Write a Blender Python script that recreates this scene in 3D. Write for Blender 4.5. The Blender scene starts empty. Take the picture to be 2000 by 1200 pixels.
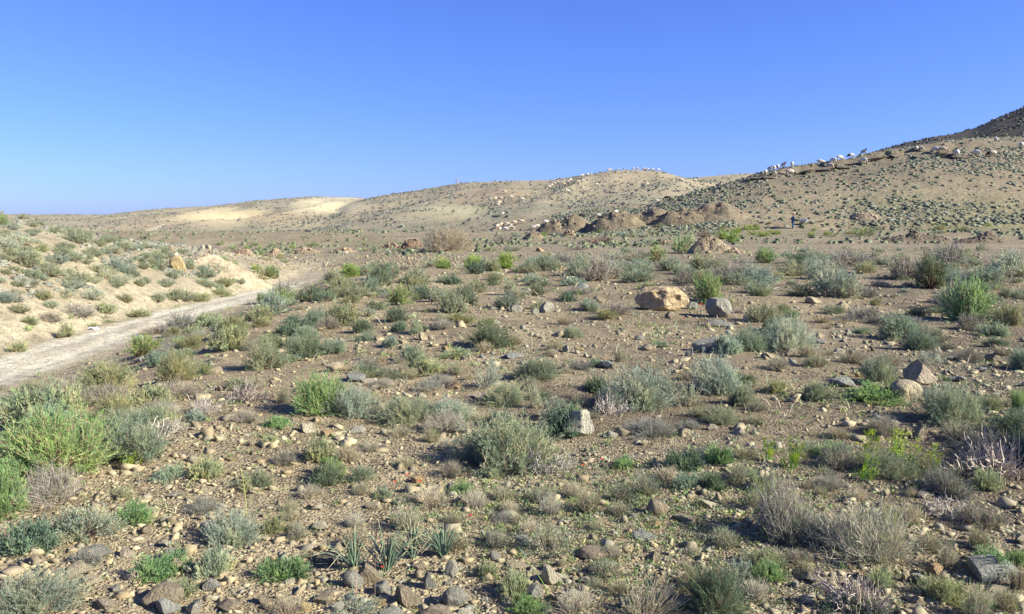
import bpy, math, random
import numpy as np
from mathutils import Vector, noise as mnoise

# ---------------------------------------------------------------- camera, sky, sun, exposure
SC = bpy.context.scene
C = SC.collection
R = math.radians
F = 1555.56                       # focal length in pixels of the 2000 x 1200 photograph
PITCH = R(6.24)
CP, SP = math.cos(PITCH), math.sin(PITCH)
E = 1.70                          # eye height

cam_d = bpy.data.cameras.new('camera')
cam = bpy.data.objects.new('camera', cam_d)
C.objects.link(cam)
cam_d.lens = 28.0; cam_d.sensor_width = 36.0
cam_d.clip_start = 0.1; cam_d.clip_end = 6000.0
cam.location = (0, 0, E)
cam.rotation_euler = (R(90) - PITCH, 0, 0)
SC.camera = cam

SUN_EL, SUN_BACK = R(29), R(17)   # elevation; how far the sun stands behind the camera's right
sdir = Vector((math.cos(SUN_EL) * math.cos(SUN_BACK), -math.cos(SUN_EL) * math.sin(SUN_BACK), math.sin(SUN_EL)))
w = bpy.data.worlds.new('World'); SC.world = w; w.use_nodes = True
nt = w.node_tree; nt.nodes.clear()
out = nt.nodes.new('ShaderNodeOutputWorld'); bg = nt.nodes.new('ShaderNodeBackground')
sky = nt.nodes.new('ShaderNodeTexSky'); sky.sky_type = 'NISHITA'; sky.sun_disc = False
sky.sun_elevation = SUN_EL
sky.sun_rotation = math.atan2(sdir.x, sdir.y)
sky.altitude = 800; sky.air_density = 1.0; sky.dust_density = 0.9; sky.ozone_density = 6.0
tint = nt.nodes.new('ShaderNodeMix'); tint.data_type = 'RGBA'; tint.blend_type = 'MULTIPLY'
tint.inputs[0].default_value = 1.0
tint.inputs[7].default_value = (0.88, 1.0, 1.75, 1)
gam = nt.nodes.new('ShaderNodeGamma'); gam.inputs[1].default_value = 0.95
nt.links.new(sky.outputs[0], gam.inputs[0]); nt.links.new(gam.outputs[0], tint.inputs[6]); nt.links.new(tint.outputs[2], bg.inputs[0])
bg.inputs[1].default_value = 0.0585
nt.links.new(bg.outputs[0], out.inputs[0])

sun_d = bpy.data.lights.new('sun', 'SUN'); sun_d.energy = 5.0; sun_d.angle = R(0.5)
sun_d.color = (1.0, 0.955, 0.88)
sun = bpy.data.objects.new('sun', sun_d); C.objects.link(sun)
sun.rotation_euler = sdir.to_track_quat('Z', 'Y').to_euler()
sun.location = (20, -10, 30)
SC.view_settings.view_transform = 'Standard'
SC.view_settings.look = 'None'
SC.view_settings.exposure = 1.20
SC.view_settings.gamma = 1.0
SC.view_settings.use_curve_mapping = False

# ---------------------------------------------------------------- numbers
def smooth(a, b, x):
    t = np.clip((x - a) / (b - a), 0, 1)
    return t * t * (3 - 2 * t)

def hash2(ix, iy, seed):
    h = (ix.astype(np.int64) * 374761393 + iy.astype(np.int64) * 668265263 + seed * 1442695041) & 0xffffffff
    h = ((h ^ (h >> 13)) * 1274126177) & 0xffffffff
    h = ((h ^ (h >> 16)) * 2246822519) & 0xffffffff
    return ((h ^ (h >> 15)) & 0xffffff) / float(0xffffff)

def vnoise(x, y, seed=0):
    xi, yi = np.floor(x), np.floor(y)
    fx, fy = x - xi, y - yi
    fx = fx * fx * (3 - 2 * fx); fy = fy * fy * (3 - 2 * fy)
    a = hash2(xi, yi, seed); b = hash2(xi + 1, yi, seed)
    c = hash2(xi, yi + 1, seed); d = hash2(xi + 1, yi + 1, seed)
    return (a * (1 - fx) + b * fx) * (1 - fy) + (c * (1 - fx) + d * fx) * fy

def fbm(x, y, seed=0, octv=4):
    s = 0; a = 0.5; n = 0
    for k in range(octv):
        s = s + a * (vnoise(x, y, seed + k * 17) - 0.5); n += a
        c, sn = 0.8, 0.6
        x, y = (c * x - sn * y) * 2.03, (sn * x + c * y) * 2.03
        a *= 0.5
    return s / n * 2          # about -1 .. 1

def tab(u, pts):
    return np.interp(u, [p[0] for p in pts], [p[1] for p in pts])

def dz_per_Y(row):
    s = (600 - row) / F
    return (s * CP - SP) / (CP + s * SP)

def project(x, Y, z):
    dz = z - E
    fw = Y * CP - dz * SP; up = dz * CP + Y * SP
    return 1000 + F * x / fw, 600 - F * up / fw

# ---------------------------------------------------------------- lie of the land
# each hill: bearing (column of the photograph) -> row of its skyline, distance of its crest and of its foot
HILL_RIGHT = dict(sky=[(1080, 452), (1180, 428), (1280, 398), (1380, 368), (1455, 347), (1490, 337), (1540, 330), (1600, 320), (1650, 313), (1690, 303),
                       (1740, 294), (1800, 284), (1860, 276), (1920, 270), (2000, 266), (2200, 250), (2600, 235)],
                  crest=[(1080, 100), (1280, 104), (1480, 108), (1700, 113), (2000, 118), (2600, 118)],
                  foot=[(1080, 84), (1300, 80), (2600, 78)], p=1.35)
HILL_MID = dict(sky=[(500, 455), (600, 430), (680, 398), (720, 388), (760, 381), (800, 375), (850, 366), (900, 358), (980, 354), (1075, 352), (1120, 346), (1150, 341),
                     (1190, 334), (1240, 332), (1285, 335), (1330, 347), (1380, 356), (1450, 372), (1550, 400), (1700, 430), (2600, 440)],
                crest=[(500, 330), (800, 270), (1000, 230), (1200, 200), (1500, 200), (2600, 220)],
                foot=[(500, 125), (900, 112), (1100, 100), (2600, 110)], p=1.25)
HILL_LEFT = dict(sky=[(-600, 440), (-100, 436), (100, 431), (180, 424), (240, 416), (300, 410), (360, 406), (420, 402), (460, 398), (500, 392), (560, 388), (610, 384),
                      (690, 386), (760, 392), (900, 400), (1200, 425), (2600, 440)],
                 crest=[(-600, 380), (400, 400), (700, 430), (2600, 430)],
                 foot=[(-600, 130), (600, 135), (2600, 150)], p=1.15)
HILL_PALE = dict(sky=[(900, 430), (1280, 360), (1340, 349), (1400, 343), (1450, 339), (1520, 339), (1700, 345), (2600, 400)],
                 crest=[(0, 360), (2600, 360)], foot=[(0, 230), (2600, 230)], p=1.2)
HILL_DARK = dict(sky=[(1500, 420), (1620, 352), (1680, 308), (1720, 292), (1750, 284), (1780, 277), (1820, 270), (1850, 265), (1880, 257), (1900, 250), (1930, 236),
                      (1960, 224), (2000, 207), (2100, 160), (2250, 110), (2600, 60)],
                 crest=[(0, 330), (2600, 330)], foot=[(0, 190), (2600, 180)], p=1.5)
HILLS = [HILL_RIGHT, HILL_MID, HILL_LEFT, HILL_PALE, HILL_DARK]

def road_x(Y):
    return tab(Y, [(-10, -8.6), (8, -8.7), (14, -9.1), (20, -9.45), (27, -9.6), (33, -9.8), (40, -10.0), (50, -10.5)])

def bank_crest(Y):
    return tab(Y, [(-20, 2.4), (10, 2.3), (22, 2.1), (26.4, 1.9), (29.4, 1.57), (33, 1.17), (37.8, 0.62), (41, .42), (44, 0.25), (48, -0.1), (52, -0.9), (58, -1.2)])

def height(x, Y, fine=True):
    x = np.asarray(x, float); Y = np.asarray(Y, float)
    u = np.clip(1000 + F * x / np.maximum(Y, 6.0) / CP, -600, 2600)
    # foreground, track and left bank
    xr = road_x(Y)
    zroad = -0.95 - 0.25 * smooth(20, 45, Y)
    d = x - xr
    wob = 0.5 * fbm(x * 0 + Y * 0.35, x * 0 + 3.1, 5, 2)
    side = smooth(1.0, 5.2, d + wob)
    knoll = 0.18 * fbm(x * 0.22, Y * 0.22, 11, 3)
    zfore = knoll * smooth(3, 8, Y) + 0.10 * smooth(12, 4, Y) * smooth(0, -4, x)
    z = zroad + (zfore - zroad) * side
    zp = tab(u, [(-600, -1.2), (0, -1.25), (400, -1.4), (700, -0.95), (1000, -0.35), (1500, 0.05), (2600, 0.15)])
    zp = zp + smooth(48, 84, Y) * tab(u, [(-600, 0), (700, 0), (1000, .25), (1200, 0.45), (1550, 0.68), (2600, 0.8)])
    zp = zp + 0.12 * fbm(x * 0.09, Y * 0.09, 21, 3)
    k = smooth(24, 42, Y)
    z = z * (1 - k) + zp * k
    # the end of the foreground terrace on the left
    # bank
    t = np.clip((-1.0 - d) / 6.9, 0, 1)
    prof = np.sin(t * math.pi / 2) ** 0.9 * 0.55 + 0.45 * t
    crest = bank_crest(Y)
    zb = zroad + (crest - zroad) * prof - 0.10 * np.clip(-7.9 - d, 0, 30)
    zb = zb + 0.16 * fbm(x * 0.3, Y * 0.3, 31, 3) * t
    kb = smooth(-0.95, -1.3, d) * smooth(62, 50, Y)
    z = np.where(kb > 0, np.maximum(z, z * (1 - kb) + zb * kb), z)
    # hills
    base = zp
    for i, h in enumerate(HILLS):
        Yc = tab(u, h['crest']); Yf = tab(u, h['foot'])
        zc = E + Yc * dz_per_Y(tab(u, h['sky']))
        t = (Y - Yf) / (Yc - Yf)
        tt = np.clip(t, 0, 1)
        g = 1 - (1 - tt) ** h['p']
        g = g * smooth(0.0, 0.12, tt) if i else g * smooth(0.0, 0.05, tt)
        zh = base + (zc - base) * g - np.clip(t - 1, 0, 3) * (8 + i * 6)
        env = tt * (1 - tt) * 4
        zh = zh + env * (0.9 if i else 0.35) * fbm(x * 0.03, Y * 0.03, 41 + i * 7, 4)
        if i in (1, 2):
            rg = 1 - np.abs(fbm(x * 0.045 + 0.35 * np.sin(Y * 0.02), Y * 0.012, 61 + i, 2))
            zh = zh + env * (rg - 0.75) * (2.4 if i == 1 else 3.5)
        if i == 0:   # the eroded ledge that runs below the ridge
            ts = 0.80 + 0.06 * fbm(u * 0.01, u * 0 + 2.2, 77, 3)
            led = smooth(ts - 0.012, ts + 0.006, tt) * smooth(1.0, .86, tt) * smooth(1470, 1500, u) * smooth(1960, 1880, u)
            zh = zh + 0.45 * led * (0.6 + 0.8 * vnoise(u * 0.03, u * 0, 3))
        z = np.where(t > 0, np.maximum(z, zh), z)
    if fine:
        z = z + 0.030 * fbm(x * 0.9, Y * 0.9, 91, 3) + 0.012 * fbm(x * 5, Y * 5, 95, 3) * smooth(30, 15, Y)
        z = z + 0.10 * fbm(x * 0.5, Y * 0.5, 97, 3) * smooth(70, 95, Y)
        rut = np.exp(-((d - 0.42) / 0.16) ** 2) + np.exp(-((d + 0.42) / 0.16) ** 2)
        z = z - 0.035 * rut * smooth(1.2, .9, np.abs(d)) * smooth(45, 35, Y)
    return z

TAB_Y = 1.6 * (700 / 1.6) ** (np.arange(460) / 459.0)
TAB_B = np.linspace(-.95, .95, 900)
TAB_H = height((TAB_B[:, None] * TAB_Y[None]).ravel(), np.tile(TAB_Y, 900), False).reshape(900, 460)

def ray_hits(px, py):
    """Where the sight lines through photograph points meet the land (else the skyline below them)."""
    px = np.atleast_1d(np.asarray(px, float)); py = np.atleast_1d(np.asarray(py, float))
    dx = (px - 1000) / F; dv = (600 - py) / F
    fy = CP + dv * SP; fz = -SP + dv * CP
    b = dx / fy; q = np.clip((b + .95) / 1.9 * 899, 0, 898.999); k = q.astype(int); fr = (q - k)[:, None]
    Hc = TAB_H[k] * (1 - fr) + TAB_H[k + 1] * fr
    gap = (E + (fz / fy)[:, None] * TAB_Y[None] - Hc) / TAB_Y[None]
    below = gap <= 0
    first = np.where(below.any(1), below.argmax(1), -1)
    r = np.arange(len(px)); f1 = np.maximum(first, 1)
    g0 = gap[r, f1 - 1]; g1 = gap[r, f1]
    Yh = TAB_Y[f1 - 1] + (TAB_Y[f1] - TAB_Y[f1 - 1]) * g0 / (g0 - g1 + 1e-12)
    Yh = np.where(first < 0, TAB_Y[gap.argmin(1)], Yh)
    X = b * Yh
    return X, Yh, height(X, Yh)

def at(px, py):
    a, b, c = ray_hits([px], [py])
    return float(a[0]), float(b[0]), float(c[0])

# ---------------------------------------------------------------- mesh helpers
def mesh_np(name, V, faces_loops, face_sizes, mat=None, col=None, smooth_sh=False):
    me = bpy.data.meshes.new(name)
    V = np.ascontiguousarray(V, dtype=np.float32)
    me.vertices.add(len(V)); me.vertices.foreach_set('co', V.ravel())
    loops = np.ascontiguousarray(faces_loops, dtype=np.int32).ravel()
    sizes = np.ascontiguousarray(face_sizes, dtype=np.int32)
    me.loops.add(len(loops)); me.loops.foreach_set('vertex_index', loops)
    me.polygons.add(len(sizes))
    st = np.concatenate([[0], np.cumsum(sizes)[:-1]]).astype(np.int32)
    me.polygons.foreach_set('loop_start', st)
    me.update(calc_edges=True)
    if smooth_sh:
        me.polygons.foreach_set('use_smooth', np.ones(len(sizes), dtype=bool))
    if col is not None:
        at_ = me.color_attributes.new('Col', 'FLOAT_COLOR', 'POINT')
        cc = np.ones((len(V), 4), dtype=np.float32); cc[:, :3] = col
        at_.data.foreach_set('color', cc.ravel())
    if mat is not None:
        me.materials.append(mat)
    return me

def link(name, me, parent=None, loc=None, label=None, cat=None, group=None, kind=None):
    o = bpy.data.objects.new(name, me); C.objects.link(o)
    if parent is not None: o.parent = parent
    if loc is not None: o.location = loc
    if label: o['label'] = label
    if cat: o['category'] = cat
    if group: o['group'] = group
    if kind: o['kind'] = kind
    return o

# ---------------------------------------------------------------- materials
def new_mat(name):
    m = bpy.data.materials.new(name); m.use_nodes = True
    m.node_tree.nodes.clear()
    return m, m.node_tree, m.node_tree.nodes, m.node_tree.links

def N(nodes, t, **kw):
    n = nodes.new(t)
    for k, v in kw.items(): setattr(n, k, v)
    return n

def mult(nodes, links, a, b, fac=1.0, mode='MULTIPLY'):
    m = nodes.new('ShaderNodeMix'); m.data_type = 'RGBA'; m.blend_type = mode
    if isinstance(fac, (int, float)): m.inputs[0].default_value = fac
    else: links.new(fac, m.inputs[0])
    for i, s in ((6, a), (7, b)):
        if isinstance(s, tuple): m.inputs[i].default_value = (*s, 1)
        else: links.new(s, m.inputs[i])
    return m.outputs[2]

def ramp(nodes, links, src, stops):
    r = nodes.new('ShaderNodeValToRGB')
    el = r.color_ramp.elements
    while len(el) < len(stops): el.new(0.5)
    for e, (p, c) in zip(el, stops):
        e.position = p; e.color = (*c, 1) if len(c) == 3 else c
    links.new(src, r.inputs[0])
    return r.outputs[0]

def ground_material():
    m, t, n, l = new_mat('steppe_soil')
    o = N(n, 'ShaderNodeOutputMaterial'); b = N(n, 'ShaderNodeBsdfPrincipled')
    b.inputs['Roughness'].default_value = 0.95; b.inputs['Specular IOR Level'].default_value = 0.12
    at_ = N(n, 'ShaderNodeVertexColor', layer_name='Col')
    geo = N(n, 'ShaderNodeNewGeometry')
    def noise(sc, det=3, rough=.6):
        k = N(n, 'ShaderNodeTexNoise'); k.inputs['Scale'].default_value = sc
        k.inputs['Detail'].default_value = det; k.inputs['Roughness'].default_value = rough
        l.new(geo.outputs['Position'], k.inputs['Vector']); return k.outputs['Fac']
    c = at_.outputs['Color']
    c = mult(n, l, c, ramp(n, l, noise(.35, 5), [(.3, (.82, .80, .80)), (.7, (1.18, 1.16, 1.12))]))
    c = mult(n, l, c, ramp(n, l, noise(4, 4), [(.32, (.74, .72, .70)), (.68, (1.22, 1.2, 1.16))]))
    c = mult(n, l, c, ramp(n, l, noise(34, 3, .7), [(.35, (.62, .60, .58)), (.66, (1.30, 1.27, 1.22))]))
    vo = N(n, 'ShaderNodeTexVoronoi'); vo.inputs['Scale'].default_value = 55
    l.new(geo.outputs['Position'], vo.inputs['Vector'])
    peb = ramp(n, l, vo.outputs['Color'], [(.2, (.72, .70, .70)), (.8, (1.28, 1.25, 1.2))])
    c = mult(n, l, c, peb, .8)
    l.new(c, b.inputs['Base Color'])
    vd = ramp(n, l, vo.outputs['Distance'], [(0, (1, 1, 1)), (.6, (0, 0, 0))])
    mx = N(n, 'ShaderNodeMath', operation='ADD'); l.new(vd, mx.inputs[0])
    m2 = N(n, 'ShaderNodeMath', operation='MULTIPLY'); l.new(noise(24, 5, .7), m2.inputs[0]); m2.inputs[1].default_value = 2.2
    l.new(m2.outputs[0], mx.inputs[1])
    bp = N(n, 'ShaderNodeBump'); bp.inputs['Strength'].default_value = 0.9; bp.inputs['Distance'].default_value = 0.018
    l.new(mx.outputs[0], bp.inputs['Height'])
    bp2 = N(n, 'ShaderNodeBump'); bp2.inputs['Strength'].default_value = 0.7; bp2.inputs['Distance'].default_value = 0.25
    l.new(noise(1.6, 5, .6), bp2.inputs['Height']); l.new(bp2.outputs[0], bp.inputs['Normal'])
    l.new(bp.outputs[0], b.inputs['Normal'])
    l.new(b.outputs[0], o.inputs[0])
    return m

def plant_material(name, base=None, transl=0.25, rough=.75):
    """Colour = the object's own tint times the leaf to leaf variation kept in the mesh."""
    m, t, n, l = new_mat(name)
    o = N(n, 'ShaderNodeOutputMaterial'); b = N(n, 'ShaderNodeBsdfPrincipled')
    b.inputs['Roughness'].default_value = rough; b.inputs['Specular IOR Level'].default_value = 0.2
    at_ = N(n, 'ShaderNodeVertexColor', layer_name='Col')
    oi = N(n, 'ShaderNodeObjectInfo')
    if base is None: c = mult(n, l, at_.outputs['Color'], oi.outputs['Color'])
    else: c = mult(n, l, at_.outputs['Color'], base)
    geo = N(n, 'ShaderNodeNewGeometry')
    k = N(n, 'ShaderNodeTexNoise'); k.inputs['Scale'].default_value = 9; k.inputs['Detail'].default_value = 3
    l.new(geo.outputs['Position'], k.inputs['Vector'])
    c = mult(n, l, c, ramp(n, l, k.outputs['Fac'], [(.35, (.78, .80, .80)), (.65, (1.2, 1.16, 1.08))]))
    l.new(c, b.inputs['Base Color'])
    if transl:
        tr = N(n, 'ShaderNodeBsdfTranslucent'); l.new(c, tr.inputs['Color'])
        mx = N(n, 'ShaderNodeMixShader'); mx.inputs[0].default_value = transl
        l.new(b.outputs[0], mx.inputs[1]); l.new(tr.outputs[0], mx.inputs[2]); l.new(mx.outputs[0], o.inputs[0])
    else: l.new(b.outputs[0], o.inputs[0])
    return m

def stone_material(name, use_obj=True):
    m, t, n, l = new_mat(name)
    o = N(n, 'ShaderNodeOutputMaterial'); b = N(n, 'ShaderNodeBsdfPrincipled')
    b.inputs['Roughness'].default_value = 0.88; b.inputs['Specular IOR Level'].default_value = 0.25
    tc = N(n, 'ShaderNodeTexCoord'); oi = N(n, 'ShaderNodeObjectInfo')
    at_ = N(n, 'ShaderNodeVertexColor', layer_name='Col')
    base = mult(n, l, at_.outputs['Color'], oi.outputs['Color']) if use_obj else at_.outputs['Color']
    ad = N(n, 'ShaderNodeVectorMath', operation='ADD'); l.new(tc.outputs['Object'], ad.inputs[0])
    sc = N(n, 'ShaderNodeMath', operation='MULTIPLY'); l.new(oi.outputs['Random'], sc.inputs[0]); sc.inputs[1].default_value = 37
    l.new(sc.outputs[0], ad.inputs[1])
    def noise(s, det=4, rough=.6):
        k = N(n, 'ShaderNodeTexNoise'); k.inputs['Scale'].default_value = s; k.inputs['Detail'].default_value = det
        k.inputs['Roughness'].default_value = rough; l.new(ad.outputs[0], k.inputs['Vector']); return k.outputs['Fac']
    c = mult(n, l, base, ramp(n, l, noise(1.3), [(.3, (.78, .74, .72)), (.7, (1.2, 1.16, 1.1))]))
    c = mult(n, l, c, ramp(n, l, noise(5, 5, .7), [(.30, (.80, .78, .76)), (.70, (1.14, 1.13, 1.10))]))
    c = mult(n, l, c, ramp(n, l, noise(26, 3, .7), [(.34, (.90, .90, .90)), (.68, (1.08, 1.08, 1.08))]))
    if use_obj:
        wv = N(n, 'ShaderNodeTexWave'); wv.inputs['Scale'].default_value = 1.1; wv.inputs['Distortion'].default_value = 6
        wv.inputs['Detail'].default_value = 3; l.new(ad.outputs[0], wv.inputs['Vector'])
        c = mult(n, l, c, ramp(n, l, wv.outputs['Fac'], [(.0, (.72, .70, .68)), (.25, (1.05, 1.05, 1.05))]), .45)
    l.new(c, b.inputs['Base Color'])
    bp = N(n, 'ShaderNodeBump'); bp.inputs['Strength'].default_value = 0.75; bp.inputs['Distance'].default_value = 0.12 if use_obj else .01
    l.new(noise(5, 6, .65), bp.inputs['Height']); l.new(bp.outputs[0], b.inputs['Normal'])
    l.new(b.outputs[0], o.inputs[0])
    return m

M_GROUND = ground_material()
M_LEAF = plant_material('leaf_green', transl=.30)
M_TWIG = plant_material('bare_twig', transl=0.0, rough=.85)
M_STONE = stone_material('weathered_stone')
M_GRAVEL = stone_material('gravel_stone', False)

def plain_material(name, col, rough=.8, scale=8, var=.25):
    m, t, n, l = new_mat(name)
    o = N(n, 'ShaderNodeOutputMaterial'); b = N(n, 'ShaderNodeBsdfPrincipled')
    b.inputs['Roughness'].default_value = rough; b.inputs['Specular IOR Level'].default_value = 0.2
    tc = N(n, 'ShaderNodeTexCoord'); k = N(n, 'ShaderNodeTexNoise'); k.inputs['Scale'].default_value = scale; k.inputs['Detail'].default_value = 4
    l.new(tc.outputs['Object'], k.inputs['Vector'])
    c = ramp(n, l, k.outputs['Fac'], [(.3, tuple(v * (1 - var) for v in col)), (.7, tuple(min(1, v * (1 + var)) for v in col))])
    l.new(c, b.inputs['Base Color'])
    bp = N(n, 'ShaderNodeBump'); bp.inputs['Strength'].default_value = .4; bp.inputs['Distance'].default_value = .02
    l.new(k.outputs['Fac'], bp.inputs['Height']); l.new(bp.outputs[0], b.inputs['Normal'])
    l.new(b.outputs[0], o.inputs[0])
    return m

def muted(c, k=.22):
    c = np.asarray(c, float); l = (c @ np.array([.3, .6, .1]))[..., None]
    return (c * (1 - k) + l * k) * np.array([.965, 1.01, .86])

# ---------------------------------------------------------------- ground sheet
def zone_colour(x, Y, z):
    u, v = project(x, np.maximum(Y, 1.0), z)
    xr = road_x(Y); d = x - xr
    n1 = fbm(x * .35, Y * .35, 201, 4); n2 = fbm(x * .06, Y * .06, 205, 4); n3 = fbm(x * 1.7, Y * 1.7, 209, 3)
    def mix(c, col, k):
        k = np.clip(k, 0, 1)[:, None]; return c * (1 - k) + np.array(col) * k
    c = np.tile(np.array([.345, .27, .18]), (len(x), 1))
    c = mix(c, (.42, .345, .235), smooth(.0, .5, n1) * .8)
    c = mix(c, (.20, .163, .12), smooth(-1.5, 3.5, x) * smooth(-.45, .35, n1 + .3 * n3))       # browner to the right, darkened a little more for its deeper shadows
    c = mix(c, (.20, .155, .115), smooth(.95, .5, np.hypot((x - .9) / 1.5, (Y - 7.2) / 1.2)) * .8)  # bare gritty patch
    flat = smooth(26, 42, Y)
    c = mix(c, (.30, .25, .18), flat * .9)
    c = mix(c, (.38, .31, .22), flat * smooth(.1, .5, n1) * .6)
    c = mix(c, (.24, .235, .13), flat * smooth(0.05, .5, fbm(x * .12, Y * .12, 215, 3)) * smooth(58, 70, Y) * smooth(92, 82, Y) * .7)   # thin green flush
    # bank
    bank = smooth(-.9, -1.3, d) * smooth(64, 50, Y)
    c = mix(c, (.41, .35, .265), bank)
    c = mix(c, (.49, .44, .35), bank * smooth(.1, .5, fbm(x * .4, Y * .8, 221, 3)))
    c = mix(c, (.37, .295, .215), bank * smooth(.15, .6, fbm(x * .25, Y * .5, 223, 3)) * .7)
    # track
    e = .35 * fbm(x * 1.2, Y * .6, 231, 3)
    rut = np.exp(-((np.abs(d) - .45) / .17) ** 2)
    rd = smooth(1.0, .72, np.abs(d) + e) * (.72 + .28 * rut) * smooth(40, 33, Y)
    c = mix(c, (.70, .66, .60), rd)
    c = mix(c, (.80, .77, .71), rd * smooth(.0, .5, fbm(x * 3, Y * .5, 233, 3)) * .8)
    c = mix(c, (.47, .41, .32), smooth(2.6, 1.0, np.abs(d) + e) * smooth(46, 33, Y) * (1 - rd) * .7)
    pan = smooth(1.0, .7, np.hypot((x + 10.2) / 3.4, (Y - 43) / 4.5) + e)
    c = mix(c, (.43, .36, .28), pan)
    # farther track over the flat on the right
    tr = smooth(1.6, .8, np.abs(Y - (50 + .05 * x + .6 * fbm(x * .08, x * 0, 241, 2)))) * smooth(-2, 2, x)
    c = mix(c, (.33, .265, .205), tr)
    # hills
    far = smooth(86, 104, Y)
    hillr = far * (Y < 126) * smooth(1080, 1240, u)
    farr = smooth(104, 122, Y)
    c = mix(c, (.385, .325, .235), farr)
    c = mix(c, (.29, .28, .205), farr * smooth(.0, .6, fbm(x * .03, Y * .03, 251, 4)))
    c = mix(c, (.25, .205, .155), hillr)
    c = mix(c, (.32, .245, .175), hillr * smooth(.1, .6, n2 + .4 * n1) * .7)
    def patch(c, uu, vv, ru, rv, col, k, slope=0.0, seed=0):
        r = np.hypot((u - uu) / ru, (v - vv - slope * (u - uu)) / rv) + .55 * fbm(x * .05, Y * .025, 300 + seed, 5)
        return mix(c, col, smooth(1.25, .25, r) * k * farr)
    c = mix(c, (.27, .265, .185), smooth(450, 470, v) * farr * .7)
    c = patch(c, 440, 405, 260, 14, (.36, .32, .24), .8, -.05, 1)
    c = patch(c, 330, 440, 150, 20, (.38, .30, .215), .8, 0, 2)
    c = patch(c, 430, 427, 85, 26, (.60, .50, .31), .95, .0, 3)
    c = patch(c, 555, 425, 90, 22, (.47, .36, .23), .8, 0, 4)
    c = patch(c, 630, 404, 100, 14, (.66, .58, .38), .95, 0, 5)
    c = patch(c, 655, 388, 60, 6, (.52, .48, .37), .9, 0, 6)
    c = patch(c, 640, 430, 80, 14, (.42, .37, .24), .6, 0, 16)
    c = patch(c, 880, 425, 110, 16, (.52, .44, .28), .8, .02, 7)
    c = patch(c, 830, 403, 90, 14, (.36, .345, .25), .8, 0, 8)
    c = patch(c, 890, 410, 85, 17, (.58, .53, .33), .8, 0, 9)
    c = patch(c, 960, 383, 90, 18, (.42, .32, .215), .8, 0, 10)
    c = patch(c, 1060, 385, 50, 14, (.42, .35, .24), .7, .1, 11)
    c = patch(c, 1225, 350, 62, 17, (.44, .36, .25), .85, 0, 12)
    c = patch(c, 295, 450, 60, 5, (.60, .52, .38), .95, -.42, 13)
    c = patch(c, 1420, 346, 90, 14, (.38, .34, .24), .8, 0, 14)
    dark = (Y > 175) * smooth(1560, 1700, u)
    c = mix(c, (.10, .09, .078), dark)  # dark rock hill, its shaded side partly painted into the soil colour
    return np.clip(muted(c) * (1 + .10 * n3[:, None]), 0, 1)

def build_ground():
    na, nb = 520, 50
    a = np.concatenate([np.linspace(-50, 50, na), np.linspace(50, 310, nb + 2)[1:-1]])
    a = np.radians(a); n_a = len(a)
    nr = 450
    r = np.concatenate([[0.4], 1.4 * (1500 / 1.4) ** (np.linspace(0, 1, nr - 1))])
    A, RR = np.meshgrid(a, r)
    x = (np.sin(A) * RR).ravel(); Y = (np.cos(A) * RR).ravel()
    z = height(x, Y)
    rr = RR.ravel()
    z = np.where(rr > 900, z - (rr - 900) * .03, z)
    V = np.stack([x, Y, z], 1)
    V = np.vstack([V, [[0, 0, float(height(np.array([0.]), np.array([0.]))[0])]]])
    i = np.arange(nr - 1)[:, None] * n_a; j = np.arange(n_a)[None, :]; j2 = (j + 1) % n_a
    q = np.stack([i + j, i + n_a + j, i + n_a + j2, i + j2], -1).reshape(-1, 4)[:, ::-1]
    c0 = len(V) - 1
    tri = np.stack([np.full(n_a, c0), (np.arange(n_a) + 1) % n_a, np.arange(n_a)], 1)
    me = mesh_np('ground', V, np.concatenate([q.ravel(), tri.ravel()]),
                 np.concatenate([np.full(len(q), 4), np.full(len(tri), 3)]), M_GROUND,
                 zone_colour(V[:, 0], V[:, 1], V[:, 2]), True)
    # make sure that the sheet faces up
    if me.polygons[n_a * 3].normal.z < 0: me.flip_normals()
    o = link('ground', me, kind='structure')
    return o
GROUND = build_ground()

# ---------------------------------------------------------------- plants: builders
rs = np.random.RandomState

def unit(v):
    return v / (np.linalg.norm(v, axis=-1, keepdims=True) + 1e-9)

def leaf_cards(P, D, L, W, rng, colr, col_jit=.22, fold=False):
    """Lozenge leaves at P pointing along D."""
    n = len(P)
    side = unit(np.cross(D, unit(rng.normal(size=(n, 3))))) * (W[:, None] if np.ndim(W) else W) * .5
    L = L[:, None] if np.ndim(L) else L
    a = P; b = P + D * L * .45 + side; c = P + D * L; d = P + D * L * .45 - side
    V = np.stack([a, b, c, d], 1).reshape(-1, 3)
    idx = np.arange(n * 4).reshape(n, 4)
    val = 1 + col_jit * rng.uniform(-1, 1, n)
    hue = rng.uniform(-1, 1, n)
    base = np.broadcast_to(colr, (n, 3)) * val[:, None] * (1 + hue[:, None] * np.array([.10, .02, -.10]))
    return V, idx.ravel(), np.full(n, 4), np.repeat(base, 4, 0)

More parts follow.
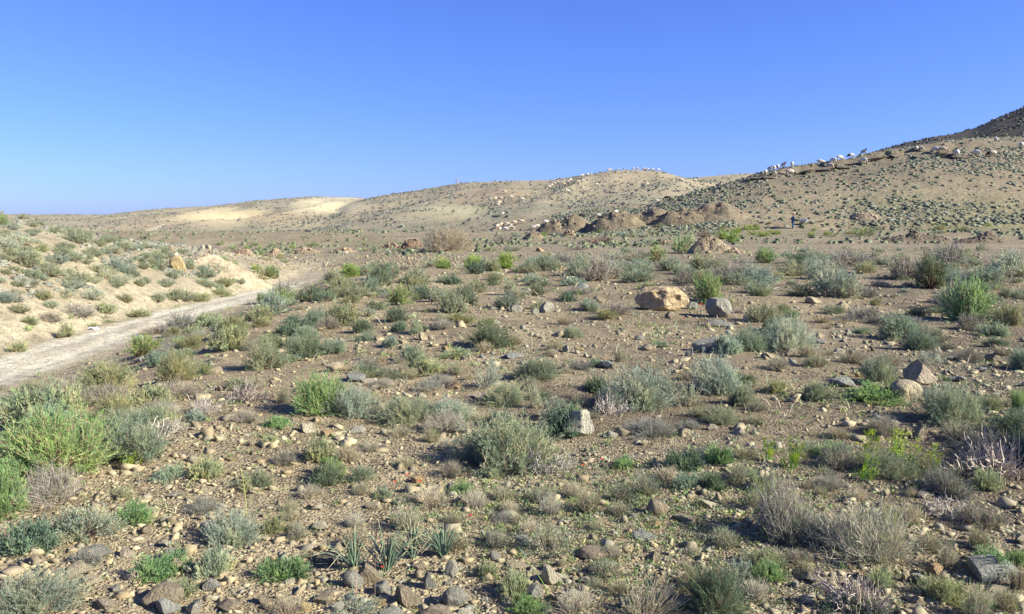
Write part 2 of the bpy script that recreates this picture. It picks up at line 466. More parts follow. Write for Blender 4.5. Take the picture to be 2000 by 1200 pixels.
def ribbons(PTS, w0, w1, rng, colr, jit=.2, sides=2):
    """PTS (n, k, 3) polylines -> flat strips (sides 2) or three sided stems (sides 3)."""
    n, k, _ = PTS.shape
    T = np.gradient(PTS, axis=1); T = unit(T)
    ref = unit(rng.normal(size=(n, 1, 3)))
    S1 = unit(np.cross(T, ref)); S2 = np.cross(T, S1)
    w = (w0 + (w1 - w0) * np.linspace(0, 1, k))[None, :, None] * rng.uniform(.7, 1.3, (n, 1, 1))
    if sides == 2:
        rings = np.stack([PTS + S1 * w * .5, PTS - S1 * w * .5], 2)
    else:
        rings = np.stack([PTS + (S1 * math.cos(q) + S2 * math.sin(q)) * w * .5 for q in (0, 2.094, 4.189)], 2)
    m = rings.shape[2]
    V = rings.reshape(-1, 3)
    base = (np.arange(n) * k * m)[:, None, None]
    j = np.arange(k - 1)[None, :, None] * m
    s = np.arange(m if m > 2 else 1)[None, None, :]
    s2 = (s + 1) % m
    q = np.stack([base + j + s, base + j + s2, base + j + m + s2, base + j + m + s], -1).reshape(-1, 4)
    val = 1 + jit * rng.uniform(-1, 1, n)
    colv = np.broadcast_to(colr, (n, 3)) * val[:, None]
    return V, q.ravel(), np.full(len(q), 4), np.repeat(colv, k * m, 0)

def join(parts):
    V = []; I = []; S = []; Cc = []; off = 0
    for v, i, s, c in parts:
        V.append(v); I.append(i + off); S.append(s); Cc.append(c); off += len(v)
    return np.vstack(V), np.concatenate(I), np.concatenate(S), np.vstack(Cc)

def bez(a, b, c, t):
    t = t[None, :, None]
    return a[:, None] * (1 - t) ** 2 + 2 * b[:, None] * t * (1 - t) + c[:, None] * t * t

def bush_meshes(name, seed, n=150, H=.8, leaf=.055, lw=.017, per=16, subs=3, erect=.0, lump=.3, tw=.012, leafy=(.45, 1.0),
                curl=0.0, dense=1.0, low=.15, heads=False, leafcol=(1, 1, 1), twigcol=(1, 1, 1), seg=5, root=.13, inner=.5):
    rng = rs(seed)
    cosq = rng.uniform(low, 1, n) ** (1 - .35 * erect)
    phi = rng.uniform(0, 2 * math.pi, n)
    sinq = np.sqrt(1 - cosq ** 2)
    d = np.stack([sinq * np.cos(phi), sinq * np.sin(phi), cosq], 1)
    bumps = unit(rng.normal(size=(9, 3)) * [1, 1, .6] + [0, 0, .5]); amp = rng.uniform(-1, 1, 9) * lump
    L = 1 + (np.exp(-((1 - d @ bumps.T) / .12)) * amp).sum(1)
    L = L * rng.uniform(.68, 1.06, n)
    L = np.clip(L, .3, 1.3)
    tip = d * L[:, None] * [1, 1, H]
    lean = rng.uniform(-.22, .22, 2); tip[:, 0] += lean[0] * tip[:, 2]; tip[:, 1] += lean[1] * tip[:, 2]
    gap = unit(rng.normal(size=(3, 3)) * [1, 1, .4]); cut = ((d @ gap.T) > .86).any(1); tip[cut] *= rng.uniform(.35, .7, (cut.sum(), 1))
    if erect: tip[:, :2] *= (1 - .38 * erect)
    tip[:, 2] = np.maximum(tip[:, 2], .05)
    rt = np.zeros((n, 3)); rt[:, :2] = d[:, :2] * root * rng.uniform(.2, 1, (n, 1)); rt[:, 2] = -.03
    mid = rt + (tip - rt) * np.stack([np.full(n, .62 - .25 * erect)] * 2 + [np.full(n, .36 + .12 * erect)], 1)
    mid += rng.normal(size=(n, 3)) * .05
    ts = np.linspace(0, 1, seg)
    main = bez(rt, mid, tip, ts)
    if curl: main[:, 1:] += np.cumsum(rng.normal(size=(n, seg - 1, 3)) * curl, 1)
    twigs = [ribbons(main, tw * 1.6, tw * .5, rng, np.array(twigcol), sides=3)]
    # side shoots
    m = n * subs
    src = np.repeat(np.arange(n), subs)
    t0 = rng.uniform(.35, .85, m)
    def point(src, t):
        f = t * (seg - 1); k = np.clip(f.astype(int), 0, seg - 2); fr = (f - k)[:, None]
        return main[src, k] * (1 - fr) + main[src, k + 1] * fr
    a = point(src, t0)
    dirn = unit(tip[src] - a + rng.normal(size=(m, 3)) * .16 * L[src][:, None] + [0, 0, .05])
    ln = rng.uniform(.18, .42, m) * inner * 1.6
    c = a + dirn * ln[:, None] + rng.normal(size=(m, 3)) * .03
    c[:, 2] = np.maximum(c[:, 2], .02)
    b = (a + c) / 2 + rng.normal(size=(m, 3)) * .025
    sub = bez(a, b, c, np.linspace(0, 1, 4))
    if curl: sub[:, 1:] += np.cumsum(rng.normal(size=(m, 3, 3)) * curl, 1)
    twigs.append(ribbons(sub, tw * .8, tw * .35, rng, np.array(twigcol) * 1.08))
    tv = join(twigs)
    twig_me = mesh_np(name + '_twigs', tv[0], tv[1], tv[2], M_TWIG, tv[3])
    leaves = []
    if per:
        k1 = int(n * per * dense); s1 = rng.randint(0, n, k1)
        t1 = leafy[0] + (leafy[1] - leafy[0]) * rng.uniform(0, 1, k1) ** .8
        P1 = point(s1, t1); D1 = unit(tip[s1] - mid[s1])
        k2 = int(m * per * dense * .55); s2 = rng.randint(0, m, k2)
        t2 = rng.uniform(.1, 1, k2) * 3; q = np.clip(t2.astype(int), 0, 2); fr = (t2 - q)[:, None]
        P2 = sub[s2, q] * (1 - fr) + sub[s2, q + 1] * fr; D2 = unit(sub[s2, 3] - sub[s2, 0])
        P = np.vstack([P1, P2]) + rng.normal(size=(k1 + k2, 3)) * .010
        D = unit(np.vstack([D1, D2]) * (1.0 + erect) + rng.normal(size=(k1 + k2, 3)) * .55 + [0, 0, .25])
        clump = vnoise(P[:, 0] * 3 + 7, P[:, 1] * 3 + P[:, 2] * 3, seed)
        colr = np.array(leafcol) * (.82 + .36 * clump[:, None])
        colr = colr * (1 + (clump[:, None] - .5) * np.array([.25, 0, -.2]))
        LL = leaf * rng.uniform(.55, 1.35, k1 + k2)
        leaves.append(leaf_cards(P, D, LL, lw * rng.uniform(.6, 1.3, k1 + k2), rng, colr))
    if heads:     # flat topped flower heads
        top = np.where(cosq > .45)[0]
        for i in top:
            kk = 11
            off = rng.normal(size=(kk, 3)) * [.06, .06, .022]
            P = tip[i] + off
            D = unit(rng.normal(size=(kk, 3)) * [1, 1, .35] + [0, 0, .35])
            leaves.append(leaf_cards(P, D, np.full(kk, .045), np.full(kk, .04), rng, np.array([1.3, 1.3, .55])))
    leaf_me = None
    if leaves:
        lv = join(leaves)
        leaf_me = mesh_np(name + '_foliage', lv[0], lv[1], lv[2], M_LEAF, lv[3])
    return leaf_me, twig_me

# kind -> builder settings; three grades of fineness for near, middle and far plants
KINDS = {
    'sage':   dict(n=170, H=.72, leaf=.062, lw=.015, per=27, subs=4, lump=.6, leafcol=(1, 1, 1), twigcol=(1, .92, .82)),
    'green':  dict(n=190, H=.85, leaf=.085, lw=.012, per=24, subs=3, erect=.6, lump=.5, leafcol=(1, 1, 1), twigcol=(1, .9, .78), low=.05),
    'low':    dict(n=120, H=.50, leaf=.075, lw=.022, per=20, subs=4, lump=.4, low=.05, leafcol=(1, 1, 1)),
    'sparse': dict(n=60, H=1.05, leaf=.06, lw=.018, per=18, subs=4, erect=.5, lump=.4, leafcol=(1, 1, 1), tw=.010, leafy=(.3, 1)),
    'dry':    dict(n=190, H=.85, leaf=.05, lw=.012, per=2.4, subs=9, lump=.35, curl=.022, tw=.011, inner=.6, leafcol=(.8, 1, .6), twigcol=(1, 1, 1)),
    'tangle': dict(n=70, H=.42, leaf=.04, lw=.01, per=0, subs=6, lump=.4, curl=.045, tw=.026, inner=.55, low=.0, twigcol=(1, 1, 1), root=.3),
    'spurge': dict(n=34, H=1.0, leaf=.09, lw=.022, per=8, subs=1, erect=.8, lump=.3, heads=True, leafcol=(1, 1, 1), twigcol=(.6, 1, .5), tw=.013, root=.3),
    'grass':  dict(n=260, H=1.0, leaf=.2, lw=.012, per=1, subs=1, erect=.7, lump=.35, tw=.012, root=.3, leafcol=(1, 1, 1), twigcol=(1, 1, 1)),
}
GRADES = {'hero': (1.25, 1.45, .62, .8), 'near': (1.0, 1.0, 1.0, 1.0), 'mid': (.6, .48, 1.55, 1.45), 'far': (.28, .36, 2.5, 2.5)}
PROTO = {}
def proto(kind, grade, var):
    key = (kind, grade, var)
    if key not in PROTO:
        p = dict(KINDS[kind]); gn, gl, gs, gw = GRADES[grade]
        p['n'] = max(14, int(p['n'] * gn)); p['per'] = p['per'] * gl
        p['leaf'] *= gs ** .6; p['lw'] *= gs; p['tw'] = p.get('tw', .012) * gw
        if grade == 'far': p['subs'] = max(1, p['subs'] // 2); p['seg'] = 3
        PROTO[key] = bush_meshes(kind, sum(map(ord, kind)) * 7 + var * 131 + len(grade), **p)
    return PROTO[key]

# leaf tint, twig tint
TINTS = {
    'silver': ((0.40, 0.46, 0.31), (0.34, 0.29, 0.23)),
    'grey': ((0.30, 0.37, 0.22), (0.3, 0.25, 0.19)),
    'dark': ((0.155, 0.225, 0.125), (0.2, 0.16, 0.12)),
    'olive': ((0.33, 0.37, 0.18), (0.31, 0.26, 0.18)),
    'green': ((0.235, 0.37, 0.13), (0.3, 0.26, 0.18)),
    'bright': ((0.29, 0.46, 0.09), (0.3, 0.29, 0.15)),
    'yellow': ((0.27, 0.35, 0.045), (0.22, 0.32, 0.09)),
    'mauve': ((0.28, 0.33, 0.18), (0.29, 0.25, 0.21)),
    'straw': ((0.38, 0.41, 0.24), (0.42, 0.36, 0.26)),
    'brown':  ((.220, .210, .100), (.27, .185, .135)),
    'pale':   ((.30, .32, .22), (.44, .385, .31)),
    'bluish': ((0.30, 0.38, 0.265), (0.27, 0.24, 0.2)),
}
TINT_WORD = {'silver': 'silvery', 'grey': 'grey-green', 'dark': 'dark green', 'olive': 'olive', 'green': 'green', 'bright': 'bright green',
             'yellow': 'yellow-green', 'mauve': 'mauve-grey', 'straw': 'straw-coloured', 'brown': 'reddish brown', 'pale': 'pale dead', 'bluish': 'blue-green'}
KIND_NAME = {'sage': ('sagebrush', 'sagebrush'), 'green': ('green_shrub', 'upright shrub'), 'low': ('cushion_plant', 'low cushion plant'), 'sparse': ('sagebrush', 'thin open sagebrush'),
             'dry': ('dry_shrub', 'leafless twiggy shrub'), 'tangle': ('dead_brushwood', 'tangle of dead branches'), 'spurge': ('spurge_plant', 'spurge with flat flower heads'),
             'grass': ('grass_tuft', 'grass tuft')}
GROUPS = {'cushion_plant': 'low cushion plants between the stones', 'sagebrush': 'sagebrush scattered over the stony steppe', 'green_shrub': 'green shrubs scattered over the stony steppe', 'dry_shrub': 'leafless twiggy shrubs on the steppe',
          'dead_brushwood': 'dead brushwood lying on the ground', 'spurge_plant': 'yellow flowering spurge plants', 'grass_tuft': 'grass tufts on the stony ground'}
CAT = {'cushion_plant': 'plant', 'sagebrush': 'shrub', 'green_shrub': 'shrub', 'dry_shrub': 'shrub', 'dead_brushwood': 'brushwood', 'spurge_plant': 'plant', 'grass_tuft': 'grass tuft'}

REC = []        # every countable plant and stone: dict(o, px, py, look, fam, label)
prng = random.Random(5)
PLACED = []     # (x, Y, radius) of shrubs

def put_plant(x, Y, z, Rr, Hh, kind, tint, px, py, label=None, name=None, group=None, cat=None):
    grade = 'hero' if (Y < 11 and Rr > .19 and kind in ('sage', 'green', 'dry')) else 'near' if Y < 13 else ('mid' if Y < 32 else 'far')
    nv = {'hero': 2, 'near': 3, 'mid': 3, 'far': 3}[grade]
    lm, tm = proto(kind, grade, prng.randrange(nv))
    nm, word = KIND_NAME[kind]
    if name: nm = name
    tl, tt = TINTS[tint]
    j = [prng.uniform(.88, 1.12)] * 3; h = prng.uniform(-.06, .06); j[0] += h; j[2] -= h
    root = bpy.data.objects.new(nm, None); C.objects.link(root)
    root.location = (x, Y, z - .012)
    root.rotation_euler = (prng.uniform(-.13, .13), prng.uniform(-.13, .13), prng.uniform(0, 6.283))
    sx = prng.uniform(.86, 1.16)
    root.scale = (Rr * sx, Rr / sx, Hh / KINDS[kind]['H'])
    root.empty_display_size = .1
    if lm is not None:
        o = bpy.data.objects.new('foliage', lm); C.objects.link(o); o.parent = root
        o.color = (tl[0] * j[0], tl[1] * j[1], tl[2] * j[2], 1)
    o = bpy.data.objects.new('twigs', tm); C.objects.link(o); o.parent = root
    o.color = (tt[0] * j[0], tt[1] * j[1], tt[2] * j[2], 1)
    root['category'] = cat or CAT.get(nm, 'shrub'); root['group'] = group or GROUPS.get(nm, GROUPS[KIND_NAME[kind][0]])
    REC.append(dict(o=root, px=px, py=py, look=f"{TINT_WORD[tint]} {word}", fam=nm, label=label, size=Rr, Y=Y))
    PLACED.append((x, Y, Rr))
    return root

# ---------------------------------------------------------------- the shrubs one can pick out (column, row of the foot, width, height in the photograph)
SH = [
 # bottom left
 (110, 945, 240, 140, 'green', 'green', 'big bright green bush with dry twigs at the left edge'),
 (8, 1015, 110, 110, 'green', 'green', 'green bush cut by the left edge below the biggest green bush'),
 (105, 985, 150, 90, 'dry', 'mauve', None),
 (175, 900, 90, 90, 'green', 'green', None),
 (265, 905, 150, 95, 'sage', 'grey', None),
 (330, 850, 70, 40, 'dry', 'mauve', None),
 (245, 845, 110, 55, 'sage', 'grey', None),
 (215, 780, 150, 85, 'green', 'olive', 'round olive-green bush on the shoulder beside the pale track'),
 (215, 792, 110, 50, 'dry', 'mauve', None),
 (110, 795, 130, 60, 'dry', 'mauve', None),
 (278, 697, 84, 50, 'green', 'green', 'green dome of a bush at the right edge of the pale track'),
 (352, 683, 40, 26, 'green', 'green', None),
 (362, 702, 56, 22, 'low', 'grey', None),
 (240, 978, 70, 40, 'sparse', 'olive', None),
 (155, 1060, 120, 82, 'sage', 'silver', None),
 (55, 1085, 120, 70, 'low', 'dark', None),
 (60, 1215, 190, 95, 'sage', 'bluish', 'blue-green sagebrush in the bottom left corner'),
 (170, 1110, 60, 45, 'dry', 'mauve', None),
 (450, 1075, 130, 72, 'sage', 'silver', 'silvery sagebrush with a long stalk, left of the fleshy-leaved clumps'),
 (505, 958, 80, 50, 'sage', 'mauve', None),
 (636, 957, 85, 55, 'sage', 'dark', 'small dark sagebrush casting shade left, above the fleshy-leaved clumps'),
 (706, 942, 55, 40, 'sage', 'grey', None),
 (1000, 922, 185, 120, 'sage', 'grey', 'large grey-green sagebrush in the middle, left of the pointed pale boulder'),
 (940, 905, 90, 60, 'sage', 'bluish', None),
 (840, 1000, 110, 40, 'grass', 'straw', None),
 (930, 1000, 80, 50, 'grass', 'straw', None),
 (1335, 925, 72, 52, 'low', 'dark', 'small dark green bush on the bare gritty patch'),
 (1440, 950, 62, 48, 'grass', 'green', None),
 (1395, 960, 50, 36, 'low', 'dark', None),
 (1070, 1092, 140, 85, 'sparse', 'silver', 'thin silvery plant between the fleshy-leaved clumps and the bottom right bush'),
 (1150, 1010, 90, 60, 'grass', 'green', None),
 (1060, 985, 80, 45, 'grass', 'green', None),
 (1210, 985, 80, 50, 'grass', 'green', None),
 (1400, 1208, 150, 105, 'green', 'dark', 'dark-hearted green bush with tall stalks at the bottom edge'),
 (1440, 1140, 90, 70, 'sparse', 'silver', None),
 (1260, 1215, 180, 80, 'grass', 'olive', None),
 (1120, 1200, 120, 60, 'grass', 'straw', None),
 (700, 1215, 130, 70, 'sparse', 'silver', 'sparse silvery plant at the bottom edge below the fleshy-leaved clumps'),
 (560, 1215, 110, 50, 'grass', 'grey', None),
 (1540, 1065, 118, 150, 'dry', 'mauve', 'tall mauve-grey leafless bush in the lower right'),
 (1600, 1070, 80, 80, 'dry', 'mauve', None),
 (1690, 1100, 180, 130, 'dry', 'straw', 'wide straw-coloured twiggy bush right of the tall mauve bush'),
 (1730, 1040, 90, 70, 'sparse', 'olive', None),
 (1640, 915, 72, 62, 'dry', 'mauve', None),
 (1718, 850, 82, 52, 'dry', 'mauve', None),
 (1545, 920, 70, 80, 'spurge', 'yellow', None),
 (1500, 905, 50, 60, 'spurge', 'yellow', None),
 (1705, 915, 70, 80, 'spurge', 'yellow', None),
 (1760, 925, 110, 90, 'spurge', 'yellow', 'largest yellow-flowering spurge, right of centre of the yellow patch'),
 (1820, 925, 70, 70, 'spurge', 'yellow', None),
 (1690, 940, 60, 60, 'spurge', 'yellow', None),
 (258, 915, 70, 45, 'spurge', 'yellow', 'small yellow-flowering spurge before the biggest left green bush'),
 (1800, 930, 80, 60, 'grass', 'green', None),
 (1735, 935, 120, 60, 'sage', 'grey', None),
 (1940, 935, 150, 85, 'tangle', 'pale', 'pale arched brushwood heap near the right edge'),
 (1960, 905, 160, 70, 'dry', 'mauve', None),
 (1850, 975, 100, 70, 'dry', 'mauve', None),
 (1850, 1010, 90, 40, 'tangle', 'pale', None),
 (1995, 830, 60, 80, 'green', 'green', 'green bush cut by the right edge'),
 (1680, 1205, 140, 75, 'tangle', 'pale', 'pale branching dead twigs at the bottom edge'),
 (1660, 1205, 120, 60, 'sage', 'dark', None),
 (1905, 1215, 90, 90, 'grass', 'green', None),
 (1850, 1110, 60, 70, 'grass', 'olive', None),
 (1990, 1150, 60, 60, 'grass', 'olive', None),
 (1500, 1110, 80, 50, 'sage', 'grey', None),
 (1070, 928, 110, 45, 'tangle', 'pale', 'pale twisted dead branches under the large middle sagebrush'),
 (300, 870, 120, 40, 'tangle', 'straw', None),
 (380, 825, 40, 26, 'low', 'silver', 'silver-leaved rosette with bare twigs on the left slope'),
 (395, 810, 50, 30, 'tangle', 'pale', None),
 # middle band
 (537, 615, 80, 48, 'green', 'bluish', None),
 (500, 625, 60, 22, 'low', 'olive', None), (420, 640, 60, 26, 'low', 'olive', None), (385, 655, 50, 20, 'low', 'olive', None), (440, 655, 50, 24, 'low', 'grey', None),
 (350, 650, 80, 42, 'dry', 'mauve', None), (300, 655, 40, 24, 'dry', 'mauve', None),
 (555, 575, 30, 30, 'tangle', 'mauve', 'bare branching twig bush at the end of the pale track'),
 (605, 590, 62, 36, 'sage', 'dark', None), (635, 590, 50, 22, 'low', 'dark', None), (665, 582, 60, 20, 'sage', 'mauve', None),
 (702, 582, 56, 26, 'sage', 'mauve', None), (748, 575, 26, 14, 'low', 'dark', None),
 (605, 640, 54, 40, 'sage', 'grey', None), (663, 635, 84, 50, 'sage', 'olive', None), (640, 645, 50, 30, 'dry', 'mauve', None),
 (712, 650, 44, 34, 'sage', 'dark', None), (600, 660, 50, 30, 'sage', 'grey', None), (735, 605, 46, 22, 'low', 'mauve', None),
 (780, 597, 64, 44, 'green', 'green', None), (775, 628, 50, 34, 'sage', 'dark', None), (830, 585, 60, 30, 'sage', 'dark', None), (815, 580, 46, 24, 'sage', 'grey', None),
 (883, 612, 70, 48, 'sage', 'grey', None), (855, 590, 50, 30, 'sage', 'grey', None), (878, 555, 52, 20, 'low', 'dark', None), (930, 572, 58, 26, 'sage', 'mauve', None),
 (812, 655, 34, 30, 'sage', 'grey', None), (765, 680, 38, 26, 'low', 'bluish', None),
 (600, 700, 74, 48, 'sage', 'dark', None), (648, 692, 58, 34, 'sage', 'grey', None), (520, 722, 84, 60, 'sage', 'grey', None), (570, 680, 50, 30, 'sage', 'grey', None),
 (716, 735, 52, 28, 'low', 'grey', None), (505, 765, 52, 36, 'grass', 'green', None), (478, 785, 80, 34, 'tangle', 'mauve', None), (470, 760, 60, 30, 'sage', 'grey', None),
 (632, 820, 145, 100, 'green', 'green', 'big green bush left of centre with a grey right side'),
 (690, 818, 90, 70, 'sage', 'silver', None), (555, 790, 40, 40, 'grass', 'olive', None), (480, 832, 60, 34, 'dry', 'mauve', None), (545, 840, 50, 26, 'low', 'green', None),
 (800, 830, 110, 60, 'sage', 'grey', None), (880, 822, 90, 44, 'sage', 'silver', None),
 (957, 680, 88, 52, 'sage', 'dark', 'dark green round sagebrush in the middle left of the tan boulder'),
 (993, 602, 56, 32, 'sage', 'bluish', None), (1000, 575, 40, 32, 'green', 'grey', None), (1042, 578, 44, 24, 'sage', 'dark', None), (1052, 560, 60, 20, 'low', 'grey', None),
 (1108, 588, 40, 22, 'low', 'dark', None), (1120, 560, 50, 18, 'low', 'grey', None), (1050, 605, 36, 20, 'sage', 'mauve', None), (905, 590, 34, 20, 'low', 'grey', None),
 (1048, 745, 90, 52, 'sage', 'grey', None), (950, 762, 70, 66, 'sparse', 'silver', 'sparse upright silvery plant above the large middle sagebrush'),
 (985, 792, 86, 46, 'sage', 'grey', None), (1045, 800, 50, 70, 'sparse', 'silver', None), (1080, 825, 90, 60, 'sparse', 'silver', None), (905, 830, 40, 30, 'sage', 'grey', None),
 (1245, 808, 160, 90, 'sage', 'silver', 'wide silvery sagebrush below the tan boulder, bare branches on its left'),
 (1345, 795, 80, 56, 'sparse', 'silver', None), (1190, 812, 60, 40, 'tangle', 'pale', None), (1210, 705, 36, 32, 'grass', 'green', None), (1160, 715, 34, 18, 'low', 'dark', None),
 (1410, 770, 110, 80, 'sage', 'silver', 'silvery dark-based sagebrush right of the widest silvery bush'), (1440, 790, 50, 50, 'sage', 'grey', None),
 (1468, 690, 76, 54, 'sage', 'grey', None), (1540, 692, 90, 78, 'sage', 'silver', None), (1515, 685, 60, 50, 'grass', 'green', None), (1490, 632, 60, 40, 'sage', 'mauve', None), (1420, 695, 60, 40, 'low', 'bluish', None),
 (1590, 782, 60, 44, 'sage', 'grey', None), (1385, 592, 76, 60, 'green', 'green', 'light green bush behind the tan boulder and round grey boulder'),
 (1485, 575, 60, 28, 'sage', 'grey', None), (1570, 580, 56, 28, 'sage', 'mauve', None), (1640, 582, 96, 60, 'sage', 'silver', None), (1610, 560, 60, 30, 'sage', 'dark', None),
 (1700, 785, 116, 36, 'low', 'green', 'low green mat between bluish stone and pale arched stone'),
 (1768, 662, 100, 62, 'sage', 'grey', 'grey-green sagebrush above the triangular stone'), (1690, 625, 60, 34, 'dry', 'mauve', None), (1815, 660, 50, 30, 'dry', 'straw', None), (1815, 715, 70, 40, 'sparse', 'silver', None),
 (1885, 632, 130, 95, 'green', 'green', 'big dark-hearted green bush on the right, grass blades through it'), (1870, 610, 90, 70, 'dry', 'mauve', None),
 (1820, 565, 80, 76, 'green', 'dark', None), (1765, 545, 90, 56, 'dry', 'mauve', None), (1975, 640, 64, 50, 'green', 'olive', None), (1930, 560, 80, 40, 'sage', 'bluish', None),
 (1965, 545, 90, 60, 'sage', 'silver', None), (1670, 520, 90, 38, 'dry', 'mauve', None), (1600, 520, 50, 24, 'sage', 'grey', None), (1850, 520, 80, 50, 'dry', 'mauve', None),
 (1560, 515, 60, 22, 'sage', 'dark', None), (1497, 513, 50, 34, 'green', 'green', 'dark-centred green bush right of the dirt mound'), (1550, 540, 70, 30, 'sage', 'grey', None),
 (1330, 494, 56, 40, 'green', 'green', 'vivid green bush on the left foot of the dirt mound'), (1285, 512, 50, 38, 'green', 'green', None), (1428, 474, 36, 28, 'green', 'bright', None), (1408, 468, 34, 22, 'green', 'bright', None),
 (1370, 528, 60, 34, 'green', 'olive', None), (1310, 530, 60, 30, 'sage', 'grey', None), (1345, 548, 40, 26, 'sage', 'dark', None), (1430, 545, 80, 40, 'dry', 'mauve', None), (1400, 535, 60, 30, 'sage', 'grey', None),
 (1460, 535, 50, 30, 'dry', 'mauve', None), (1165, 550, 90, 50, 'dry', 'mauve', 'wide mauve-grey thicket left of the dirt mound'), (1130, 540, 50, 36, 'sage', 'grey', None), (1200, 545, 50, 34, 'dry', 'mauve', None),
 (1060, 530, 64, 34, 'sage', 'grey', None), (1100, 520, 50, 30, 'dry', 'mauve', None), (1035, 535, 40, 24, 'sage', 'grey', None), (1250, 535, 60, 26, 'sage', 'grey', None), (1240, 510, 50, 24, 'sage', 'grey', None),
 (925, 527, 54, 34, 'green', 'bright', 'bright green bush with a grey side below the big brown bush'), (945, 527, 30, 24, 'sage', 'mauve', None), (990, 526, 50, 38, 'green', 'bright', 'bright green bush, right one of the pair below the brown bush'),
 (868, 526, 60, 28, 'grass', 'yellow', None), (840, 522, 36, 22, 'sage', 'grey', None), (685, 542, 54, 30, 'green', 'bright', 'bright green bush at the head of the pale track'),
 (722, 538, 46, 24, 'sage', 'grey', None), (760, 530, 44, 16, 'sage', 'grey', None), (790, 528, 30, 14, 'dry', 'mauve', None), (650, 548, 36, 22, 'sage', 'grey', None),
 (520, 540, 54, 26, 'green', 'green', None), (500, 528, 34, 14, 'green', 'bright', None), (535, 545, 40, 26, 'green', 'green', None), (447, 530, 38, 20, 'green', 'green', None), (440, 512, 16, 12, 'green', 'green', None),
 (547, 505, 13, 12, 'green', 'yellow', 'tiny vivid yellow-green bush on the flat beyond the track'), (508, 490, 14, 12, 'green', 'bright', None), (483, 487, 14, 8, 'green', 'bright', None), (455, 488, 22, 10, 'green', 'green', None),
 (500, 481, 22, 8, 'green', 'green', None), (532, 482, 22, 9, 'green', 'green', None), (711, 480, 14, 9, 'green', 'green', None), (779, 481, 16, 9, 'green', 'green', None), (715, 491, 18, 7, 'green', 'olive', None),
 (430, 478, 20, 8, 'green', 'green', None), (570, 484, 20, 8, 'green', 'bright', None), (610, 480, 26, 9, 'sage', 'green', None), (373, 527, 20, 20, 'sage', 'grey', None), (393, 528, 26, 12, 'sage', 'grey', None),
 (1385, 462, 34, 14, 'dry', 'brown', 'dead brown tuft crowning the dirt mound'), (1265, 478, 40, 10, 'sage', 'grey', None), (1168, 476, 60, 14, 'dry', 'brown', None), (1135, 476, 20, 8, 'sage', 'grey', None),
 (980, 476, 56, 26, 'dry', 'mauve', 'thin mauve bare shrub right of the big brown bush'),
 (1215, 462, 30, 10, 'sage', 'bluish', None), (1255, 464, 26, 9, 'sage', 'bluish', None), (1083, 457, 18, 8, 'green', 'bright', None), (1172, 455, 18, 7, 'green', 'bright', None), (1060, 462, 22, 8, 'green', 'bright', None),
 (1440, 455, 30, 12, 'green', 'yellow', None), (1470, 450, 40, 12, 'green', 'yellow', None), (1490, 462, 36, 10, 'green', 'yellow', None), (1515, 458, 30, 10, 'green', 'yellow', None), (1585, 462, 20, 10, 'green', 'yellow', None), (1615, 460, 26, 10, 'green', 'yellow', None),
 (1690, 462, 60, 12, 'green', 'green', None), (1835, 450, 40, 10, 'green', 'green', None), (1880, 452, 36, 10, 'sage', 'olive', None), (1563, 476, 16, 7, 'green', 'green', None), (1605, 434, 10, 7, 'sage', 'grey', None),
 (2075, 935, 230, 170, 'green', 'dark', None), (1990, 880, 120, 90, 'sage', 'dark', None),
 # left bank, larger clumps
 (6, 440, 30, 22, 'green', 'green', 'green bush on top of the left bank at the left edge'), (42, 428, 34, 12, 'sage', 'grey', None), (73, 430, 14, 9, 'sage', 'grey', None), (4, 425, 26, 14, 'sage', 'grey', None),
 (12, 488, 50, 26, 'sage', 'silver', None), (40, 478, 60, 26, 'sage', 'silver', None), (80, 492, 50, 20, 'green', 'olive', None), (118, 498, 44, 20, 'sage', 'grey', None), (140, 510, 46, 20, 'sage', 'grey', None),
 (50, 520, 66, 36, 'sage', 'mauve', None), (100, 540, 60, 24, 'sage', 'grey', None), (70, 545, 60, 20, 'sage', 'grey', None), (150, 555, 60, 26, 'sage', 'grey', None), (150, 475, 50, 24, 'sage', 'grey', None), (140, 460, 44, 18, 'sage', 'grey', None),
 (180, 500, 46, 18, 'sage', 'grey', None), (230, 530, 56, 28, 'sage', 'bluish', None), (200, 545, 40, 22, 'sage', 'silver', None), (255, 540, 36, 22, 'sage', 'grey', None), (225, 560, 40, 18, 'sage', 'grey', None),
 (30, 590, 40, 22, 'dry', 'mauve', None), (85, 585, 46, 20, 'sage', 'olive', None), (155, 617, 70, 30, 'dry', 'mauve', 'mauve-grey bush on the bare foot of the left bank'), (180, 585, 50, 24, 'sage', 'silver', None), (275, 560, 30, 18, 'sage', 'mauve', None),
 (130, 660, 34, 30, 'sage', 'olive', None), (34, 688, 36, 24, 'sage', 'olive', None), (270, 620, 50, 14, 'sage', 'olive', None), (310, 590, 40, 20, 'sage', 'grey', None), (245, 590, 44, 18, 'sage', 'mauve', None),
 (325, 560, 40, 18, 'sage', 'grey', None), (340, 545, 30, 20, 'sage', 'grey', None), (300, 520, 34, 18, 'sage', 'grey', None), (320, 500, 30, 20, 'green', 'grey', None), (285, 505, 34, 14, 'sage', 'grey', None), (240, 488, 40, 18, 'sage', 'grey', None), (205, 475, 40, 14, 'sage', 'grey', None),
 (270, 490, 34, 14, 'sage', 'bluish', None), (300, 487, 40, 12, 'sage', 'bluish', None), (390, 590, 50, 22, 'green', 'olive', None), (440, 560, 44, 20, 'sage', 'olive', None), (430, 580, 50, 20, 'sage', 'olive', None), (360, 585, 40, 20, 'sage', 'mauve', None),
 (500, 560, 44, 24, 'sage', 'olive', None), (470, 555, 36, 16, 'sage', 'grey', None), (400, 560, 40, 18, 'sage', 'grey', None), (180, 640, 24, 10, 'low', 'olive', None), (210, 632, 30, 8, 'low', 'olive', None),
]

